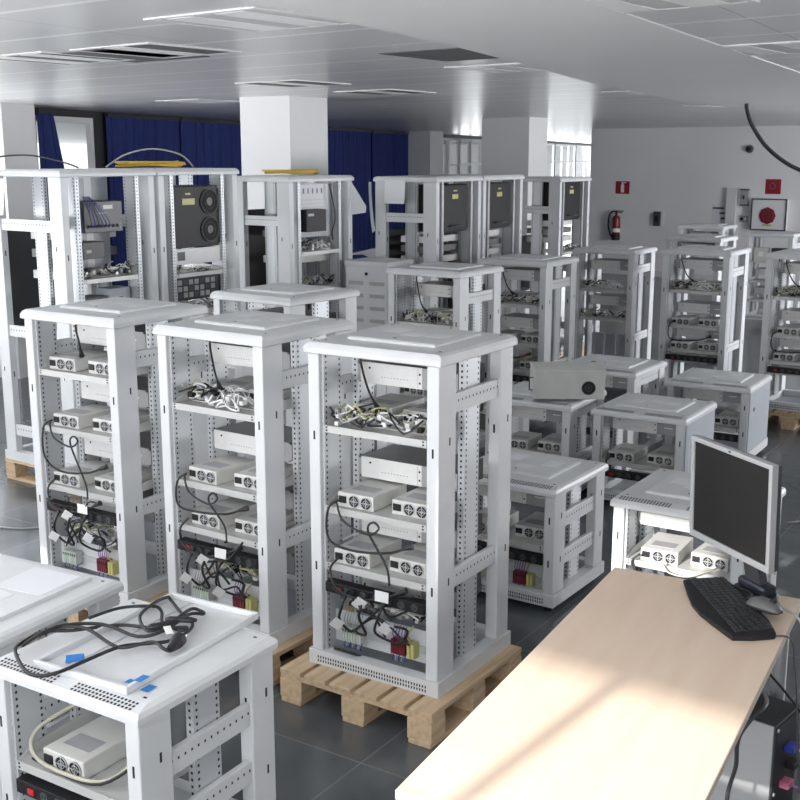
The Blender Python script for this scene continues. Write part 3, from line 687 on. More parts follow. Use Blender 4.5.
def sheet_panel():
    mb = MB().box(-.2, .2, 0, .003, 0, .2, M['paper'])
    for i in range(6): mb.box(-.16+i*.055, -.145+i*.055, -.0006, 0, .13, .17, M['dgrey'])
    for i in range(10):
        for j in range(3): mb.box(-.17+i*.034, -.15+i*.034, -.0006, 0, .02+j*.03, .024+j*.03, M['gcable'])
    return mb.mesh('notice_sheet')
simple(T3, 'notice_sheet', 'printed white sheet at the top of the tall rack before the pillar', 'sheet', -.03, -.21, 1.62, sheet_panel, 'sheet')
simple(T3, 'backing_board', 'pale board filling the tall rack before the pillar', 'board', 0, -.205, 1.41, lambda: MB().box(-.23, .23, 0, .006, 0, .42, M['panel']).box(-.2, .1, -.001, 0, .0, .004, M['dgrey']).mesh('backing_board'), 'bboard')
simple(T3, 'network_switch', 'black box below the printed sheet in the tall rack before the pillar', 'network box', -.07, -.29, 1.46, lambda: MB().box(-.12, .12, 0, .078, 0, .17, M['black'], .004).box(-.1, -.03, -.001, 0, .12, .14, M['gcable']).mesh('network_switch'), 'bsw')
harness(T3, 2, 0, -.225, 1.301, 'upper', .42, 1.2); harness(T3, 3, 0, -.225, 1.021, 'lower', .42, 1.2)
rcable(T3, 'thin hanging', [(.15, -.24, 1.82), (.17, -.26, 1.7), (.20, -.26, 1.55), (.16, -.26, 1.45), (.18, -.25, 1.38)], .005, plug=())
for r_ in (U1, U2, U3): harness(r_, 1, 0, -.225, 1.051, 'lower', .42, 1.0); harness(r_, 3, 0, -.27, 1.351-.14, 'middle', .0 or .42, .6) if False else None
for r_, n in ((T2, 3), (T3, 4), (U1, 4), (U2, 3), (U3, 3)):
    for i in range(n): amp(r_, .86-.19*i if i else .86, ['topmost', 'second', 'third', 'fourth'][i])
for r_ in (U1, U2, U3): psu(r_, -.05, -.26, 1.351-.3, 'single') if False else None
# slabs of flat equipment seen through the sides of the tall racks
def slab(r, z, word, m, y):
    return simple(r, 'flat_tray_unit', '%s flat unit high in the %s' % (word, r.ph), 'rack unit', 0, y, z, lambda: MB().box(-.234, .234, .0, .3, 0, .055, m, .003).mesh('flat_tray_unit'), ('slab', m.name))
for r_, zz, y in ((T1, (1.50, 1.38, 1.24), -.14), (T3, (1.50, 1.41, 1.21), -.17), (U1, (1.32, 1.24, 1.15), -.16), (U2, (1.32, 1.24, 1.15), -.16), (U3, (1.32, 1.24, 1.15), -.16)):
    for i, z in enumerate(zz): slab(r_, z, ORD[i], [M['face'], M['amp'], M['psu'], M['amp'], M['face']][i], y)
for r_, z0, z1 in ((T1, .9, 1.55), (T3, .7, 1.62), (U1, .6, 1.42), (U2, .6, 1.42), (U3, .6, 1.2)):  # dark sheets added behind the slabs, standing in for interior shade
    new('rear_panel', MB().box(-.30, .30, 0, .004, z0, z1, M['dgrey']).mesh('rear_panel'), r_.o, (0, r_.D/2-.03, 0))['label'] = 'dark grey sheet added to darken the rack interior'
# cable coils lying on the tall racks
def coil(name, label, loc, R, n, m, rad, seed, sq=1.0):
    rnd = random.Random(seed); pts = []
    for i in range(n*10+1):
        t = 2*math.pi*i/10; rr = R*(1+rnd.uniform(-.12, .12)); pts.append((rr*math.cos(t)*sq, rr*math.sin(t), rad+.004+.012*(i/10)*.5+rnd.uniform(0, .006)))
    return tag(new(name, MB().tube(pts, rad, m, 6, sub=2).mesh(name), None, loc), label, 'cable')
coil('fibre_coil', 'large coil of yellow cable on the second tall rack', (T1.o.location.x+.42, T1.o.location.y+.50, 2.097), .22, 5, M['ycable'], .007, 1)
coil('fibre_coil', 'flat yellow cable coil on the tall rack before the pillar', (T3.o.location.x-.02, T3.o.location.y, 2.032), .20, 4, M['ycable'], .008, 2)
p = T1.o.location
cable('loose_cable', 'grey cable arching above the leftmost tall rack', 'cable', [(p.x-.6, p.y-.25, 2.10), (p.x-.45, p.y-.15, 2.17), (p.x-.25, p.y-.05, 2.185), (p.x-.05, p.y, 2.14), (p.x+.05, p.y, 2.105)], .006, M['dgrey'])
cable('loose_cable', 'pale cable arching over the yellow coil', 'cable', [(p.x+.16, p.y+.28, 2.105), (p.x+.28, p.y+.36, 2.19), (p.x+.45, p.y+.46, 2.23), (p.x+.62, p.y+.58, 2.19), (p.x+.7, p.y+.63, 2.105)], .006, M['gcable'])
# papers taped to rack posts
def sheet(label, p0, du, w, h, rot=0, bend=.02, h2=None):
    h2 = h if h2 is None else h2
    du = Vector(du).normalized(); mb = MB(); n = du.cross(Vector((0, 0, 1)))
    rows = []
    for j in range(5):
        z = -h*j/4; b_ = bend*(j/4)**2; rows.append([Vector((0, 0, z))+n*b_, du*w+Vector((0, 0, rot*w-h2*j/4))+n*b_])
    for a, b_ in zip(rows, rows[1:]):
        mb.quad([a[0], a[1], b_[1], b_[0]], M['paper'])
    o = tag(new('paper_sheet', mb.mesh('paper_sheet'), None, p0), label, 'paper'); md = o.modifiers.new('thick', 'SOLIDIFY'); md.thickness = .0008; return o
sheet('white paper taped to the leftmost tall rack at the picture edge', (-2.72, 7.52, 2.04), (.82, -.57, 0), .24, .23)
sheet('white paper taped on the first rack of the right tall group', (-.125, 9.64, 1.985), (.84, -.54, 0), .2, .19)
sheet('tilted white paper hanging left of the hanging strip of paper', (-.395, 9.35, 1.985), (.98, -.2, 0), .125, .27, -1.6, .02, .05)
sheet('narrow white paper hanging beside the blue blinds', (-.262, 9.66, 1.97), (.75, .6, 0), .03, .42, 0, .05, .40)

# ------------------------------------------------------------------ louvred cabinet, chair
def cabinet():
    o = thing('louvred_cabinet', 'light grey cabinet with louvre slots between the two tall rack groups', 'cabinet', (-.268, 9.112, 0), -.56)
    new('body', MB().box(-.205, .205, .008, .37, 0, 1.32, M['white'], .004).mesh('body'), o)
    new('top_lid', MB().box(-.21, .21, -.008, .38, 1.32, 1.36, M['white'], .006).mesh('top_lid'), o)
    mb = MB().box(-.20, .20, 0, .008, .05, 1.30, M['white'], .002)
    for i in range(9):
        for x in (-.17, .03):
            z = 1.17-i*.10; mb.box(x, x+.14, -.004, 0, z, z+.03, M['gcable'], .001)
    d = new('door', mb.mesh('door'), o); new('lock', MB().cyl((.0, -.006, 1.26), (0, 1, 0), .014, .006, M['black'], 10).mesh('lock'), d)
    return o
cabinet()
ch = thing('office_chair', 'dark blue chair back between the two groups of tall racks', 'chair', (-.52, 13.6, 0), .3)
new('backrest', MB().loft([[(-.2, 0, .55), (.2, 0, .55), (.2, .05, .55), (-.2, .05, .55)], [(-.23, 0, .8), (.23, 0, .8), (.23, .05, .8), (-.23, .05, .8)], [(-.2, .02, .98), (.2, .02, .98), (.2, .07, .98), (-.2, .07, .98)], [(-.1, .03, 1.03), (.1, .03, 1.03), (.1, .07, 1.03), (-.1, .07, 1.03)]], M['navy']).mesh('backrest'), ch)
new('seat', MB().box(-.23, .23, -.46, -.02, .42, .49, M['navy'], .02).mesh('seat'), ch)
new('back_support', MB().tube([(0, -.15, .43), (0, .06, .44), (0, .08, .6), (0, .05, .75)], .014, M['black'], 6).mesh('back_support'), ch)
new('gas_column', MB().cyl((0, -.24, .07), (0, 0, 1), .03, .36, M['black'], 10).mesh('gas_column'), ch)
for i in range(5):
    t = 2*math.pi*i/5; q = (.28*math.cos(t), -.24+.28*math.sin(t))
    lg = new('leg', MB().tube([(0, -.24, .1), (q[0]*.5, -.12+q[1]*.5, .09), (q[0], q[1], .06)], .018, M['black'], 6).mesh('leg'), ch)
    new('castor', MB().cyl((q[0], q[1]-.012, .03), (0, 1, 0), .03, .024, M['black'], 12).mesh('castor'), lg)

# ------------------------------------------------------------------ blinds on the left windows
def blind(label, t0, t1, z0, dia=0):
    mb = MB(); n = max(6, int((t1-t0)*14))
    top = []; R2 = []
    for i in range(n+1):
        t = t0+(t1-t0)*i/n; w_ = .05+.012*math.sin(i*1.9)
        p = RW @ Vector((t, w_, HEAD+.02)); q = RW @ Vector((t0+(t1-t0)*(i/n)+dia*(i/n), w_, z0)); top.append(p); R2.append(q)
    for i in range(n):
        f = mb.bm.faces.new([mb.bm.verts.new(v) for v in (top[i], top[i+1], R2[i+1], R2[i])]); f.material_index = mb.mi(M['navy'])
    o = thing('curtain', label, 'curtain', W0)
    me = mb.mesh('fabric'); me.transform(Matrix.Translation(-W0)); c = new('fabric', me, o); md = c.modifiers.new('thick', 'SOLIDIFY'); md.thickness = .006
    k = MB(); wbox(k, t0, t1, .03, .075, HEAD+.02, HEAD+.06, M['frame']); me = k.mesh('head_rail'); me.transform(Matrix.Translation(-W0)); new('head_rail', me, o)
    return o
blind('navy blue curtain drawn aside next to the bright left window', -.05, .24, .5, .55)
blind('navy blue blind, first left of the thick pillar', 1.25, 2.95, .45)
blind('navy blue blind touching the left side of the thick pillar', 2.99, 5.9, .45)
blind('navy blue blind directly right of the thick pillar', 5.95, 10.38, .45)
blind('navy blue blind second right of the thick pillar', 10.45, 13.05, .45)

# ------------------------------------------------------------------ fire equipment on the partition
def wall_thing(name, label, cat, t, z): return thing(name, label, cat, pw(t, 0, z), PANG)
o = wall_thing('fire_extinguisher', 'red fire extinguisher hanging on the pale wall below its red sign', 'fire extinguisher', .63, .64)
rr = []
for z, rad in ((0, .055), (.01, .075), (.40, .075), (.44, .06), (.46, .025), (.49, .02)):
    rr.append([(rad*math.cos(2*math.pi*i/18), -.09+rad*math.sin(2*math.pi*i/18), z) for i in range(18)])
new('cylinder', MB().loft(rr, M['extred'], True, True).mesh('cylinder'), o)
new('base_band', MB().cyl((0, -.09, .004), (0, 0, 1), .078, .1, M['black'], 18).mesh('base_band'), o)
new('label_band', MB().cyl((0, -.09, .15), (0, 0, 1), .0765, .07, M['tag'], 18).mesh('label_band'), o)
new('valve', MB().cyl((0, -.09, .49), (0, 0, 1), .022, .05, M['black'], 10).box(-.01, .14, -.1, -.08, .53, .55, M['black'], .003).box(-.01, .12, -.1, -.08, .505, .518, M['black'], .003).mesh('valve'), o)
new('hose', MB().tube([(-.01, -.09, .53), (-.08, -.09, .53), (-.15, -.09, .45), (-.16, -.09, .25), (-.12, -.09, .12), (-.085, -.09, .06)], .014, M['black'], 8).mesh('hose'), o)
new('wall_bracket', MB().box(-.03, .03, -.03, 0, .35, .42, M['greybox']).mesh('wall_bracket'), o)
def esign():
    o = wall_thing('fire_sign', 'red sign with white extinguisher symbol above the fire extinguisher', 'sign', .69, 1.61)
    new('panel', MB().box(-.14, .14, -.006, 0, -.115, .115, M['signred'], .002).mesh('panel'), o)
    new('symbol', MB().box(-.035, .035, -.007, -.006, -.09, .05, M['tag']).box(-.02, .02, -.007, -.006, .05, .08, M['tag']).box(-.02, .07, -.007, -.006, .08, .095, M['tag']).mesh('symbol'), o)
esign()
o = wall_thing('fire_alarm_sign', 'square red sign on the wall above the fire hose cabinet', 'sign', 3.53, 1.67)
new('panel', MB().box(-.135, .135, -.006, 0, -.125, .125, M['signred'], .002).mesh('panel'), o)
new('symbol', MB().box(-.08, .06, -.007, -.006, -.05, .07, M['extred']).ring((-.01, -.007, .01), (0, 1, 0), .05, .006, M['pink'], 18, 4).mesh('symbol'), o)
o = wall_thing('hose_cabinet', 'white wall cabinet with a red hose reel in its door', 'cabinet', 3.52, 1.2)
new('body', MB().box(-.30, .30, -.10, 0, -.26, .26, M['wall'], .004).mesh('body'), o)
new('door_frame', MB().box(-.31, .31, -.115, -.10, .25, .27, M['dgrey']).box(-.31, .31, -.115, -.10, -.27, -.25, M['dgrey']).box(-.31, -.29, -.115, -.10, -.25, .25, M['dgrey']).box(.29, .31, -.115, -.10, -.25, .25, M['dgrey']).mesh('door_frame'), o)
rl = new('hose_reel', MB().cyl((-.02, -.115, -.02), (0, 1, 0), .145, .015, M['reelred'], 8).ring((-.02, -.12, -.02), (0, 1, 0), .09, .012, M['extred'], 20, 6).cyl((-.02, -.125, -.02), (0, 1, 0), .035, .02, M['extred'], 12).mesh('hose_reel'), o); rl['label'] = 'red hose reel'
new('yellow_strip', MB().box(-.09, .05, -.116, -.10, -.19, -.165, M['yellow']).mesh('yellow_strip'), o)
o = wall_thing('wall_siren', 'small dark round siren high on the pale wall', 'siren', 3.08, 2.30)
new('base', MB().cyl((0, 0, 0), (0, -1, 0), .075, .02, M['greybox'], 18).mesh('base'), o); new('horn', MB().cyl((0, -.02, 0), (0, -1, 0), .065, .05, M['dgrey'], 18, .05).cyl((0, -.07, 0), (0, -1, 0), .03, .01, M['black'], 14).mesh('horn'), o)
o = wall_thing('switch_box', 'grey electrical box on the wall left of the red square sign', 'switch box', 3.05, 1.48)
new('body', MB().box(-.075, .075, -.06, 0, -.15, .15, M['greybox'], .005).mesh('body'), o); new('handle', MB().box(-.012, .012, -.075, -.06, -.03, .04, M['dgrey']).mesh('handle'), o)
new('end_bands', MB().box(-.076, .076, -.061, 0, .12, .14, M['dgrey']).box(-.076, .076, -.061, 0, -.14, -.12, M['dgrey']).mesh('end_bands'), o)
o = wall_thing('wall_socket', 'small dark wall socket below the grey electrical box', 'socket', 3.05, 1.11)
new('plate', MB().box(-.075, .075, -.03, 0, -.055, .055, M['greybox'], .004).mesh('plate'), o); new('outlets', MB().cyl((-.03, -.03, 0), (0, -1, 0), .028, .004, M['black'], 12).cyl((.035, -.03, 0), (0, -1, 0), .028, .004, M['tag'], 12).mesh('outlets'), o)
o = wall_thing('wall_phone', 'dark wall phone right of the fire extinguisher', 'phone', 1.43, 1.06)
new('body', MB().box(-.075, .055, -.05, 0, -.13, .13, M['dgrey'], .008).mesh('body'), o); new('keypad', MB().box(-.04, .02, -.054, -.05, -.05, .05, M['black']).mesh('keypad'), o)
new('side_plate', MB().box(.06, .12, -.012, 0, -.11, .14, M['wall'], .003).mesh('side_plate'), o)
tag(new('conduit_cover', MB().box(-.09, .09, -.07, -.003, -.4, .42, M['pillar'], .006).mesh('conduit_cover'), None, pw(2.82, 0, 1.22), PANG), 'white vertical conduit cover left of the electrical box', 'conduit')
o = wall_thing('wall_notice', 'white notice with dark lines left of the conduit cover', 'notice', 2.62, 1.2)
mb = MB().box(-.16, .10, -.004, 0, -.2, .14, M['paper'])
for x0, x1, z in ((-.15, .06, .085), (-.02, .08, -.0), (.01, .09, -.09)): mb.box(x0, x1, -.005, -.004, z-.018, z+.012, M['dgrey'])
new('sheet', mb.mesh('sheet'), o)
cable('hanging_cable', 'thick black cable hanging from the ceiling at the upper right', 'cable', [(3.33, 11.3, 2.675), (3.335, 11.3, 2.62), (3.393, 11.3, 2.474), (3.531, 11.3, 2.285), (3.705, 11.3, 2.143), (3.887, 11.3, 2.048), (4.15, 11.3, 1.97), (4.4, 11.3, 1.97)], .02, M['cable'], k=8)

# ------------------------------------------------------------------ ceiling fittings
CAZ = math.atan2(.866, .5)           # fittings line up with the ceiling grid
def fixture(x, y, label, w=.58, n=2, dark=False, L=.58):
    o = thing('ceiling_light', label, 'ceiling light', (x, y, CZ), math.atan2(-.616, .788), 'recessed ceiling lights')
    fr = MB()
    for a in ((-w/2, w/2, -L/2, -L/2+.03), (-w/2, w/2, L/2-.03, L/2), (-w/2, -w/2+.03, -L/2+.03, L/2-.03), (w/2-.03, w/2, -L/2+.03, L/2-.03)): fr.box(*a, -.005, 0, M['lampframe'])
    new('frame', fr.mesh('frame'), o)
    new('tray', MB().box(-w/2+.03, w/2-.03, -L/2+.03, L/2-.03, -.004, 0, M['tile_dark'] if dark else M['lamptray']).mesh('tray'), o)
    for i in range(n):
        cx = -w/2+.03+(w-.06)*(i+.5)/n
        new('reflector', MB().box(cx-.07, cx+.07, -L/2+.035, L/2-.035, -.0056, -.004, M['lampwhite']).mesh('reflector'), o)
    return o
for x, y, lb, n, dk in ((-.55, 4.50, 'recessed ceiling light nearest the top left of centre', 2, False), (-1.80, 6.2, 'recessed ceiling light at far left above the dark opening', 2, True),
        (-1.18, 5.75, 'slim ceiling light right of the dark ceiling opening', 1, True), (.66, 6.85, 'recessed ceiling light left of the plain ceiling strip', 3, False),
        (2.0, 9.4, 'recessed ceiling light at the far end of the ceiling strip', 2, False), (3.25, 11.9, 'recessed ceiling light beside the hanging black cable', 2, False),
        (1.80, 5.62, 'recessed ceiling light at the right edge of the picture', 2, False), (.78, 3.9, 'recessed ceiling light cut off at the top edge', 2, False),
        (-.12, 9.4, 'recessed ceiling light above the right tall racks', 1, True), (-.75, 8.3, 'recessed ceiling light before the thick pillar', 1, True), (-1.85, 10.9, 'recessed ceiling light near the blue blinds', 2, False)):
    fixture(x, y, lb, n=n, dark=dk)
for i, (x, y) in enumerate(((-1.38, 6.02), (.30, 5.95))):
    o = new('trim_%d' % (4+i), MB().box(-.29, .29, -.29, .29, -.004, 0, M['tile_dark']).box(-.28, -.2, -.1, .0, -.005, -.004, M['dgrey']).mesh('trim'), None, (x, y, CZ), math.atan2(-.616, .788)); o['kind'] = 'structure'

# ------------------------------------------------------------------ desk and what stands on it
DY = math.radians(28); dv = Vector((math.sin(DY), math.cos(DY), 0)); du = Vector((math.cos(DY), -math.sin(DY), 0))
DZ = .74; DWID, DLEN = .645, 1.665
d0 = Vector((-.012, 2.40, 0)) ; dm = d0+du*DWID/2+dv*DLEN/2
desk = thing('desk', 'pale beech desk with sunlit top at the lower right', 'desk', (dm.x, dm.y, 0), -DY)
new('tabletop', MB().box(-DWID/2, DWID/2, -DLEN/2, DLEN/2, DZ-.025, DZ, M['desk'], .002).mesh('tabletop'), desk)
new('edge_band', MB().box(DWID/2, DWID/2+.002, -DLEN/2, DLEN/2, DZ-.024, DZ-.001, M['deskedge']).mesh('edge_band'), desk)
lm = cached('dleg', lambda: MB().cyl((0, 0, 0), (0, 0, 1), .025, DZ-.025, M['steel'], 16).mesh('leg'))
for sx in (-1, 1):
    for sy in (-1, 1): new('leg', lm, desk, (sx*(DWID/2-.05), sy*(DLEN/2-.06), 0))
new('apron', MB().box(-DWID/2+.08, DWID/2-.08, DLEN/2-.075, DLEN/2-.05, DZ-.08, DZ-.025, M['steel']).mesh('apron'), desk)
# monitor
MYAW = -1.205
mon = thing('monitor', 'flat computer monitor with dark screen and silver bezel on the desk', 'monitor', (1.17, 3.60, DZ), MYAW)
w, h = .42, .353; tilt = Matrix.Translation((0, -.09, .162)) @ Matrix.Rotation(.035, 4, 'X')
def T_(mb): me = mb.mesh('m'); me.transform(tilt); return me
mb = MB()
for a in ((-w/2, w/2, 0, .022), (-w/2, w/2, h-.016, h), (-w/2, -w/2+.017, .022, h-.016), (w/2-.017, w/2, .022, h-.016)): mb.box(a[0], a[1], -.012, .012, a[2], a[3], M['silver'], .002)
mb.box(-.006, .006, -.0135, -.012, h-.010, h-.004, M['dgrey'])
me = T_(mb); me.name = 'bezel'; new('bezel', me, mon)
me = T_(MB().box(-w/2+.017, w/2-.017, -.006, .004, .022, h-.016, M['screen'])); me.name = 'screen'; new('screen', me, mon)
me = T_(MB().loft([[(-w/2+.002, .012, .002), (w/2-.002, .012, .002), (w/2-.002, .012, h-.002), (-w/2+.002, .012, h-.002)], [(-w/2+.004, .028, .006), (w/2-.004, .028, .006), (w/2-.004, .028, h-.006), (-w/2+.004, .028, h-.006)], [(-w/2+.09, .06, .07), (w/2-.09, .06, .07), (w/2-.09, .06, h-.07), (-w/2+.09, .06, h-.07)]], M['dgrey'])); me.name = 'back_shell'; new('back_shell', me, mon)
new('neck', MB().loft([[(-.04, .02, .012), (.04, .02, .012), (.04, .05, .012), (-.04, .05, .012)], [(-.035, -.03, .22), (.035, -.03, .22), (.035, .0, .22), (-.035, .0, .22)], [(-.035, -.04, .33), (.035, -.04, .33), (.035, -.02, .33), (-.035, -.02, .33)]], M['dgrey']).mesh('neck'), mon)
new('stand_foot', MB().loft([[(.09*math.cos(2*math.pi*i/24), .025+.06*math.sin(2*math.pi*i/24), z) for i in range(24)] for z in (.0, .010)], M['dgrey']).box(-.07, .07, .0, .06, .010, .05, M['bluebox'], .012).mesh('stand_foot'), mon)
# keyboard
kb = thing('keyboard', 'black curved keyboard lying in front of the monitor', 'keyboard', (1.052, 3.47, DZ), math.radians(-86))
out_ = [(-.235, .075), (-.14, .09), (0, .092), (.14, .09), (.235, .075), (.243, .0), (.236, -.062), (.12, -.085), (.04, -.098), (-.04, -.098), (-.12, -.085), (-.236, -.062), (-.243, .0)]
new('body', MB().loft([[(x*.985, y*.97, 0) for x, y in out_], [(x, y, .006) for x, y in out_], [(x, y, .014+.05*(y+.1)) for x, y in out_], [(x*.97, y*.94, .017+.05*(y+.1)) for x, y in out_]], M['black']).mesh('body'), kb)
mb = MB()
for j in range(6):
    for i in range(20):
        x = -.222+i*.0222; y = -.045+j*.0205
        if 14 < i < 16 and 0: continue
        z = .0165+.05*(y+.1); mb.box(x, x+.0185, y, y+.017, z-.002, z+.006, M['keycap'], .0018)
new('keys', mb.mesh('keys'), kb)
mo = thing('computer_mouse', 'grey and black mouse lying over the rear edge of the keyboard', 'mouse', (1.162, 3.415, DZ+.0305), math.radians(-52))
mp_ = []
for x, ww, hh in ((-.062, .010, .008), (-.05, .026, .022), (-.02, .034, .036), (.02, .032, .034), (.048, .025, .022), (.06, .012, .01)):
    mp_.append([(x, ww*math.cos(math.pi*i/8), max(.0, hh*math.sin(math.pi*i/8))) for i in range(9)])
new('shell', MB().loft(mp_, M['mouse'], True, True).mesh('shell'), mo)
new('side_grip', MB().loft([[(x, s_*1.06*y, z*.55) for x, y, z in r] for r in mp_ for s_ in (1,)], M['black'], True, True).mesh('side_grip'), mo)
new('wheel', MB().cyl((.03, -.004, .032), (0, 1, 0), .009, .008, M['black'], 12).mesh('wheel'), mo)
cable('mouse_cable', 'thin black cable running from the mouse under the monitor', 'cable', [(1.125, 3.468, DZ+.045), (1.15, 3.52, DZ+.04), (1.13, 3.60, DZ+.03), (1.09, 3.66, DZ+.02), (1.02, 3.74, DZ+.008)], .0032, M['cable'])
cable('monitor_cable', 'grey cable from the monitor foot over the desk edge', 'cable', [(1.25, 3.56, DZ+.02), (1.235, 3.47, DZ+.012), (1.262, 3.39, DZ+.008), (1.285, 3.35, .68), (1.30, 3.32, .5), (1.34, 3.28, .2), (1.4, 3.3, .012), (1.6, 3.5, .008)], .004, M['gcable'])
cable('keyboard_cable', 'thin black cable dropping from the desk edge by the keyboard', 'cable', [(1.13, 3.245, DZ+.01), (1.185, 3.235, DZ+.006), (1.205, 3.235, .66), (1.225, 3.22, .45), (1.24, 3.2, .2), (1.25, 3.18, .006)], .0028, M['dgrey'])
# computer under the desk edge
PCY = .72; pa = Vector((-math.cos(PCY), math.sin(PCY), 0)); pb = Vector((math.sin(PCY), math.cos(PCY), 0)); pc0 = Vector((1.167, 3.249, 0)); pm = pc0+pa*.21+pb*.09
pc = thing('desktop_computer', 'computer tower with grey side panel on the floor under the desk', 'computer', (pm.x, pm.y, 0), -PCY)
PH = .45
new('case', MB().box(-.21, .21, -.09+.003, .09, .0, PH-.003, M['dgrey'], .003).mesh('case'), pc)
new('top_panel', MB().box(-.21, .21, -.09, .09, PH-.003, PH, M['black']).mesh('top_panel'), pc)
new('side_panel', MB().box(-.21, .205, -.093, -.087, .01, PH-.006, M['pcgrey'], .001).mesh('side_panel'), pc)['label'] = 'light grey side panel'
mb = MB().box(.21, .213, -.085, .085, .01, PH-.01, M['black'])
for z in (.02, .2, .42): mb.cyl((.213, -.078, z+.01), (1, 0, 0), .006, .004, M['silver'], 8)
for i in range(4): mb.box(.213, .215, -.05, .06, .05+i*.022, .062+i*.022, M['silver'])
new('rear_panel', mb.mesh('rear_panel'), pc)
for nm, y, z, m in (('video_plug', .0, .345, 'vga'), ('audio_plug', -.02, .23, 'pink'), ('power_plug', .02, .28, 'black')):
    new(nm, MB().box(.213, .245, y-.02, y+.025, z-.011, z+.011, M[m], .003).mesh(nm), pc)
def pcp(x, y, z): return pm + (-pa)*x + pb*y + Vector((0, 0, z))
cable('video_cable', 'black video cable plugged into the rear of the computer tower', 'cable', [pcp(.25, .0, .345), pcp(.29, .01, .34), pcp(.33, .05, .28), pcp(.36, .1, .15), pcp(.36, .2, .02)], .005, M['gcable'])
cable('power_cable', 'black power cable plugged into the computer tower', 'cable', [pcp(.285, .02, .28), pcp(.30, .03, .27), pcp(.32, .06, .2), pcp(.34, .12, .03), pcp(.4, .25, .01)], .006, M['cable'], None, (0,))
cable('audio_cable', 'violet cable plugged low into the computer tower', 'cable', [pcp(.25, -.02, .23), pcp(.29, -.01, .225), pcp(.35, .04, .2), pcp(.42, .08, .18)], .004, M['violet'])
cable('desk_cable', 'grey cable dropping beside the desk edge across the computer', 'cable', [(1.165, 3.36, .50), (1.10, 3.16, .565), (1.035, 3.1, .545), (1.004, 3.1, .484), (1.003, 3.1, .402), (.989, 3.1, .337), (.983, 3.1, .287), (.99, 3.12, .1), (1.02, 3.1, .01)], .0065, M['dgrey'])
cable('floor_cable', 'black cable slanting from under the desk to the right edge', 'cable', [(1.148, 3.30, .606), (1.206, 3.3, .539), (1.258, 3.3, .471), (1.35, 3.3, .33), (1.5, 3.35, .1), (1.7, 3.4, .008)], .0045, M['cable'])

# ------------------------------------------------------------------ lid, coiled cable and tape on the low rack
lidz = .7235
q0 = Vector((-.77, 2.887, 0)); la = Vector((-1.053+.77, 3.109-2.887, 0)); lb_ = Vector((-.47+.77, 3.42-2.887, 0))
lw, ld = la.length, lb_.length; lyaw = math.atan2(lb_.x, lb_.y); lm_ = q0+la/2+lb_/2
lid = thing('metal_lid', 'white shallow metal lid lying upside down under the coiled black cable', 'lid', (lm_.x, lm_.y, lidz), -lyaw)
new('plate', MB().box(-lw/2, lw/2, -ld/2, ld/2, 0, .003, M['white']).mesh('plate'), lid)
mb = MB()
for a in ((-lw/2, lw/2, -ld/2, -ld/2+.012), (-lw/2, lw/2, ld/2-.012, ld/2), (-lw/2, -lw/2+.012, -ld/2+.012, ld/2-.012), (lw/2-.012, lw/2, -ld/2+.012, ld/2-.012)): mb.box(*a, .003, .022, M['white'], .002)
mb.box(-lw/2+.09, -lw/2+.094, -ld/2+.012, ld/2-.012, .003, .008, M['white'])
new('rim', mb.mesh('rim'), lid)
Z0 = lidz+.016
c1 = [(-.986, 3.39), (-.905, 3.458), (-.804, 3.48), (-.77, 3.455), (-.745, 3.361), (-.674, 3.29), (-.664, 3.304), (-.756, 3.304), (-.878, 3.347), (-1.014, 3.304), (-1.095, 3.277), (-1.137, 3.183), (-1.134, 3.132), (-1.069, 3.022), (-1.016, 2.987), (-.963, 2.998), (-.906, 3.07), (-.837, 3.175), (-.768, 3.209), (-.695, 3.223), (-.65, 3.277), (-.651, 3.347), (-.701, 3.434), (-.761, 3.558)]
c2 = [(-.77, 3.55), (-.80, 3.48), (-.825, 3.39), (-.775, 3.29), (-.716, 3.332), (-.672, 3.434), (-.639, 3.443), (-.629, 3.419), (-.67, 3.39), (-.722, 3.277), (-.80, 3.25), (-.93, 3.33), (-1.06, 3.29), (-1.125, 3.17), (-1.102, 3.263), (-1.034, 3.299), (-.961, 3.277), (-.874, 3.196), (-.823, 3.165), (-.741, 3.183), (-.70, 3.14), (-.679, 3.144)]
rnd = random.Random(5)
pts = [(x, y, Z0+.008+.006*math.sin(i*1.3)) for i, (x, y) in enumerate(c1)]+[(x, y, Z0+.014+.007*math.sin(i*1.7)) for i, (x, y) in enumerate(c2)]
p0 = Vector((-.85, 3.2, Z0))
cc = thing('power_cable', 'long coiled black power cable with plug lying on the metal lid', 'cable', p0)
new('cord', MB().tube([Vector(p)-p0 for p in pts], .0055, M['cable'], 8).mesh('cord'), cc)
e = Vector((-.679, 3.144, Z0+.015))-p0
new('plug', MB().cyl(e, (.3, 1, .1), .012, .04, M['cable'], 12, .022).cyl(e+Vector((.0115, .038, .004)), (.3, 1, .1), .022, .022, M['cable'], 14).cyl(e+Vector((.012, .062, .008)), (.3, 1, .1), .0025, .02, M['steel'], 8).cyl(e+Vector((.028, .058, .008)), (.3, 1, .1), .0025, .02, M['steel'], 8).mesh('plug'), cc)
new('inline_coupler', MB().loft([[(x, ww*math.cos(2*math.pi*i/10), ww*.7*math.sin(2*math.pi*i/10)) for i in range(10)] for x, ww in ((-.05, .007), (-.035, .014), (.03, .014), (.05, .007))], M['cable'], True, True).mesh('inline_coupler'), cc, (.115, .11, .02), .5)
new('inline_coupler', MB().loft([[(x, ww*math.cos(2*math.pi*i/10), ww*.7*math.sin(2*math.pi*i/10)) for i in range(10)] for x, ww in ((-.05, .007), (-.035, .013), (.03, .013), (.05, .007))], M['cable'], True, True).mesh('inline_coupler'), cc, (.165, .145, .022), -.1)
new('cable_tag', MB().box(-.011, .011, -.03, .03, 0, .0015, M['tag']).mesh('cable_tag'), cc, (.145, .045, .03), .35)['label'] = 'white cable tag'
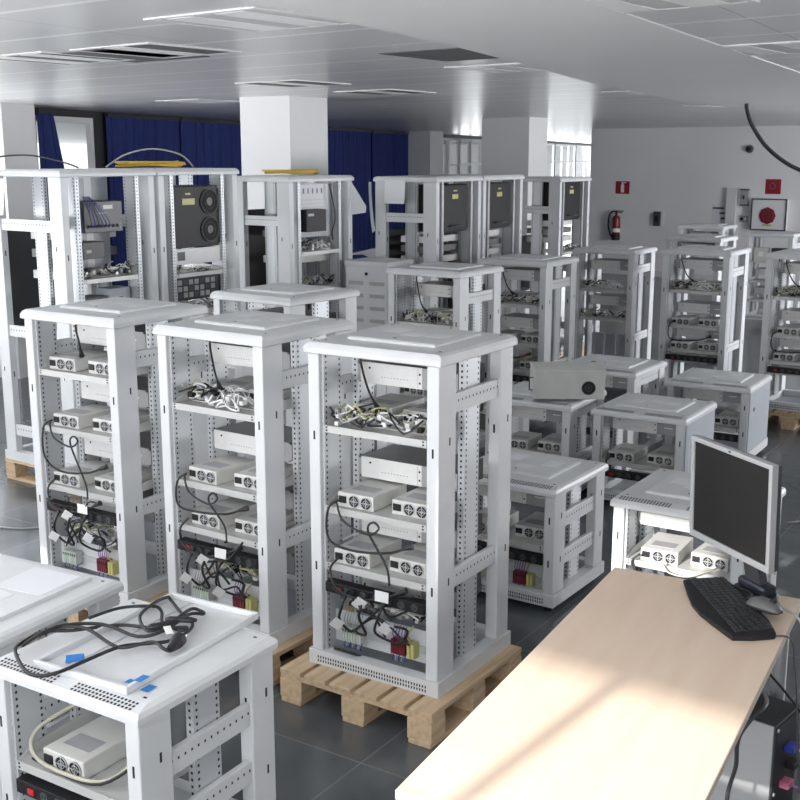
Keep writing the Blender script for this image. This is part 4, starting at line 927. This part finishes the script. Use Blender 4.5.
o = tag(new('blue_tag', MB().loft([[(-.028, -.014, 0), (.028, -.012, 0), (.028, .014, 0), (-.026, .012, 0)], [(-.026, -.012, .01), (.024, -.011, .012), (.026, .012, .012), (-.024, .01, .014)]], M['blue']).mesh('blue_tag'), None, (-.955, 3.115, lidz+.009), .3), 'blue plastic tag lying on the metal lid', 'tag')
tp = thing('blue_tape', 'piece of blue tape over the near rim of the metal lid', 'tape', (-.725, 2.965, lidz), -lyaw)
new('strip', MB().box(-.012, .012, -.02, .02, .0225, .0235, M['blue']).box(-.055, -.03, -.012, .012, .0035, .0042, M['blue']).box(.012, .04, -.022, .018, .0, .0006, M['blue']).mesh('strip'), tp)
# papers on the rack at the left edge
def flat(name, label, cat, r, x0, x1, y0, y1, z, m, h=.0012, rz=0):
    w, d = (x1-x0)/2, (y1-y0)/2
    return tag(new(name, MB().box(-w, w, -d, d, 0, h, m).mesh(name), None, r.mat @ Vector(((x0+x1)/2, (y0+y1)/2, z)), r.rz+rz), label, cat)
flat('cover_panel', 'raised grey panel on the low rack at the left edge', 'panel', D2, -.25, .22, -.24, .24, D2.H+.001, M['white'], .012)
flat('paper_sheet', 'white paper sheet on the low rack at the left edge, farther one', 'paper', D2, -.02, .19, .02, .22, D2.H+.0131, M['paper'], .0012, .05)
flat('paper_sheet', 'white paper sheet on the low rack at the left edge, nearer one', 'paper', D2, -.1, .1, -.2, .0, D2.H+.0131, M['paper'], .0012, -.08)
flat('paper_sheet', 'sheet of white paper on the lid of the sunlit low rack', 'paper', F_, -.08, .12, -.02, .16, F_.H+.0137, M['paper'], .0012, .1)
# cream box with fan
bx = thing('fan_box', 'cream metal box with a round fan lying across a low rack', 'box', (1.08, 7.22, .6645), -.02)
new('case', MB().box(-.225, .225, -.12, .17, 0, .185, M['psu'], .006).mesh('case'), bx)
new('lid', MB().box(-.228, .228, -.123, .173, .175, .192, M['psu'], .004).mesh('lid'), bx)
new('fan_grille', MB().cyl((.12, -.1225, .075), (0, 1, 0), .042, .003, M['hole'], 20).ring((.12, -.124, .075), (0, 1, 0), .042, .003, M['dgrey'], 20, 5).ring((.12, -.124, .075), (0, 1, 0), .022, .003, M['dgrey'], 16, 5).cyl((.12, -.126, .075), (0, 1, 0), .01, .004, M['dgrey'], 10).mesh('fan_grille'), bx)
new('handle', MB().tube([(-.228, -.06, .05), (-.25, -.06, .05), (-.25, -.06, .13), (-.228, -.06, .13)], .005, M['dgrey'], 6, spline=False).mesh('handle'), bx)
cable('loose_cable', 'black cable end sticking out behind the cream box', 'cable', [(1.27, 7.44, .845), (1.30, 7.46, .84), (1.33, 7.47, .80), (1.32, 7.5, .74), (1.30, 7.52, .70)], .007, M['cable'])
# cables lying on the floor at left
cable('floor_cable', 'thin pale cable lying on the floor left of the front racks', 'cable', [(-2.6, 6.6, .006), (-2.3, 6.5, .006), (-2.1, 6.55, .006), (-1.9, 6.75, .006), (-1.7, 6.7, .006)], .005, M['gcable'])
cable('floor_cable', 'curved pale cable on the dark floor near the desk', 'cable', [(2.35, 6.6, .006), (2.6, 6.7, .006), (2.9, 6.95, .006), (3.3, 7.0, .006)], .006, M['gcable'])
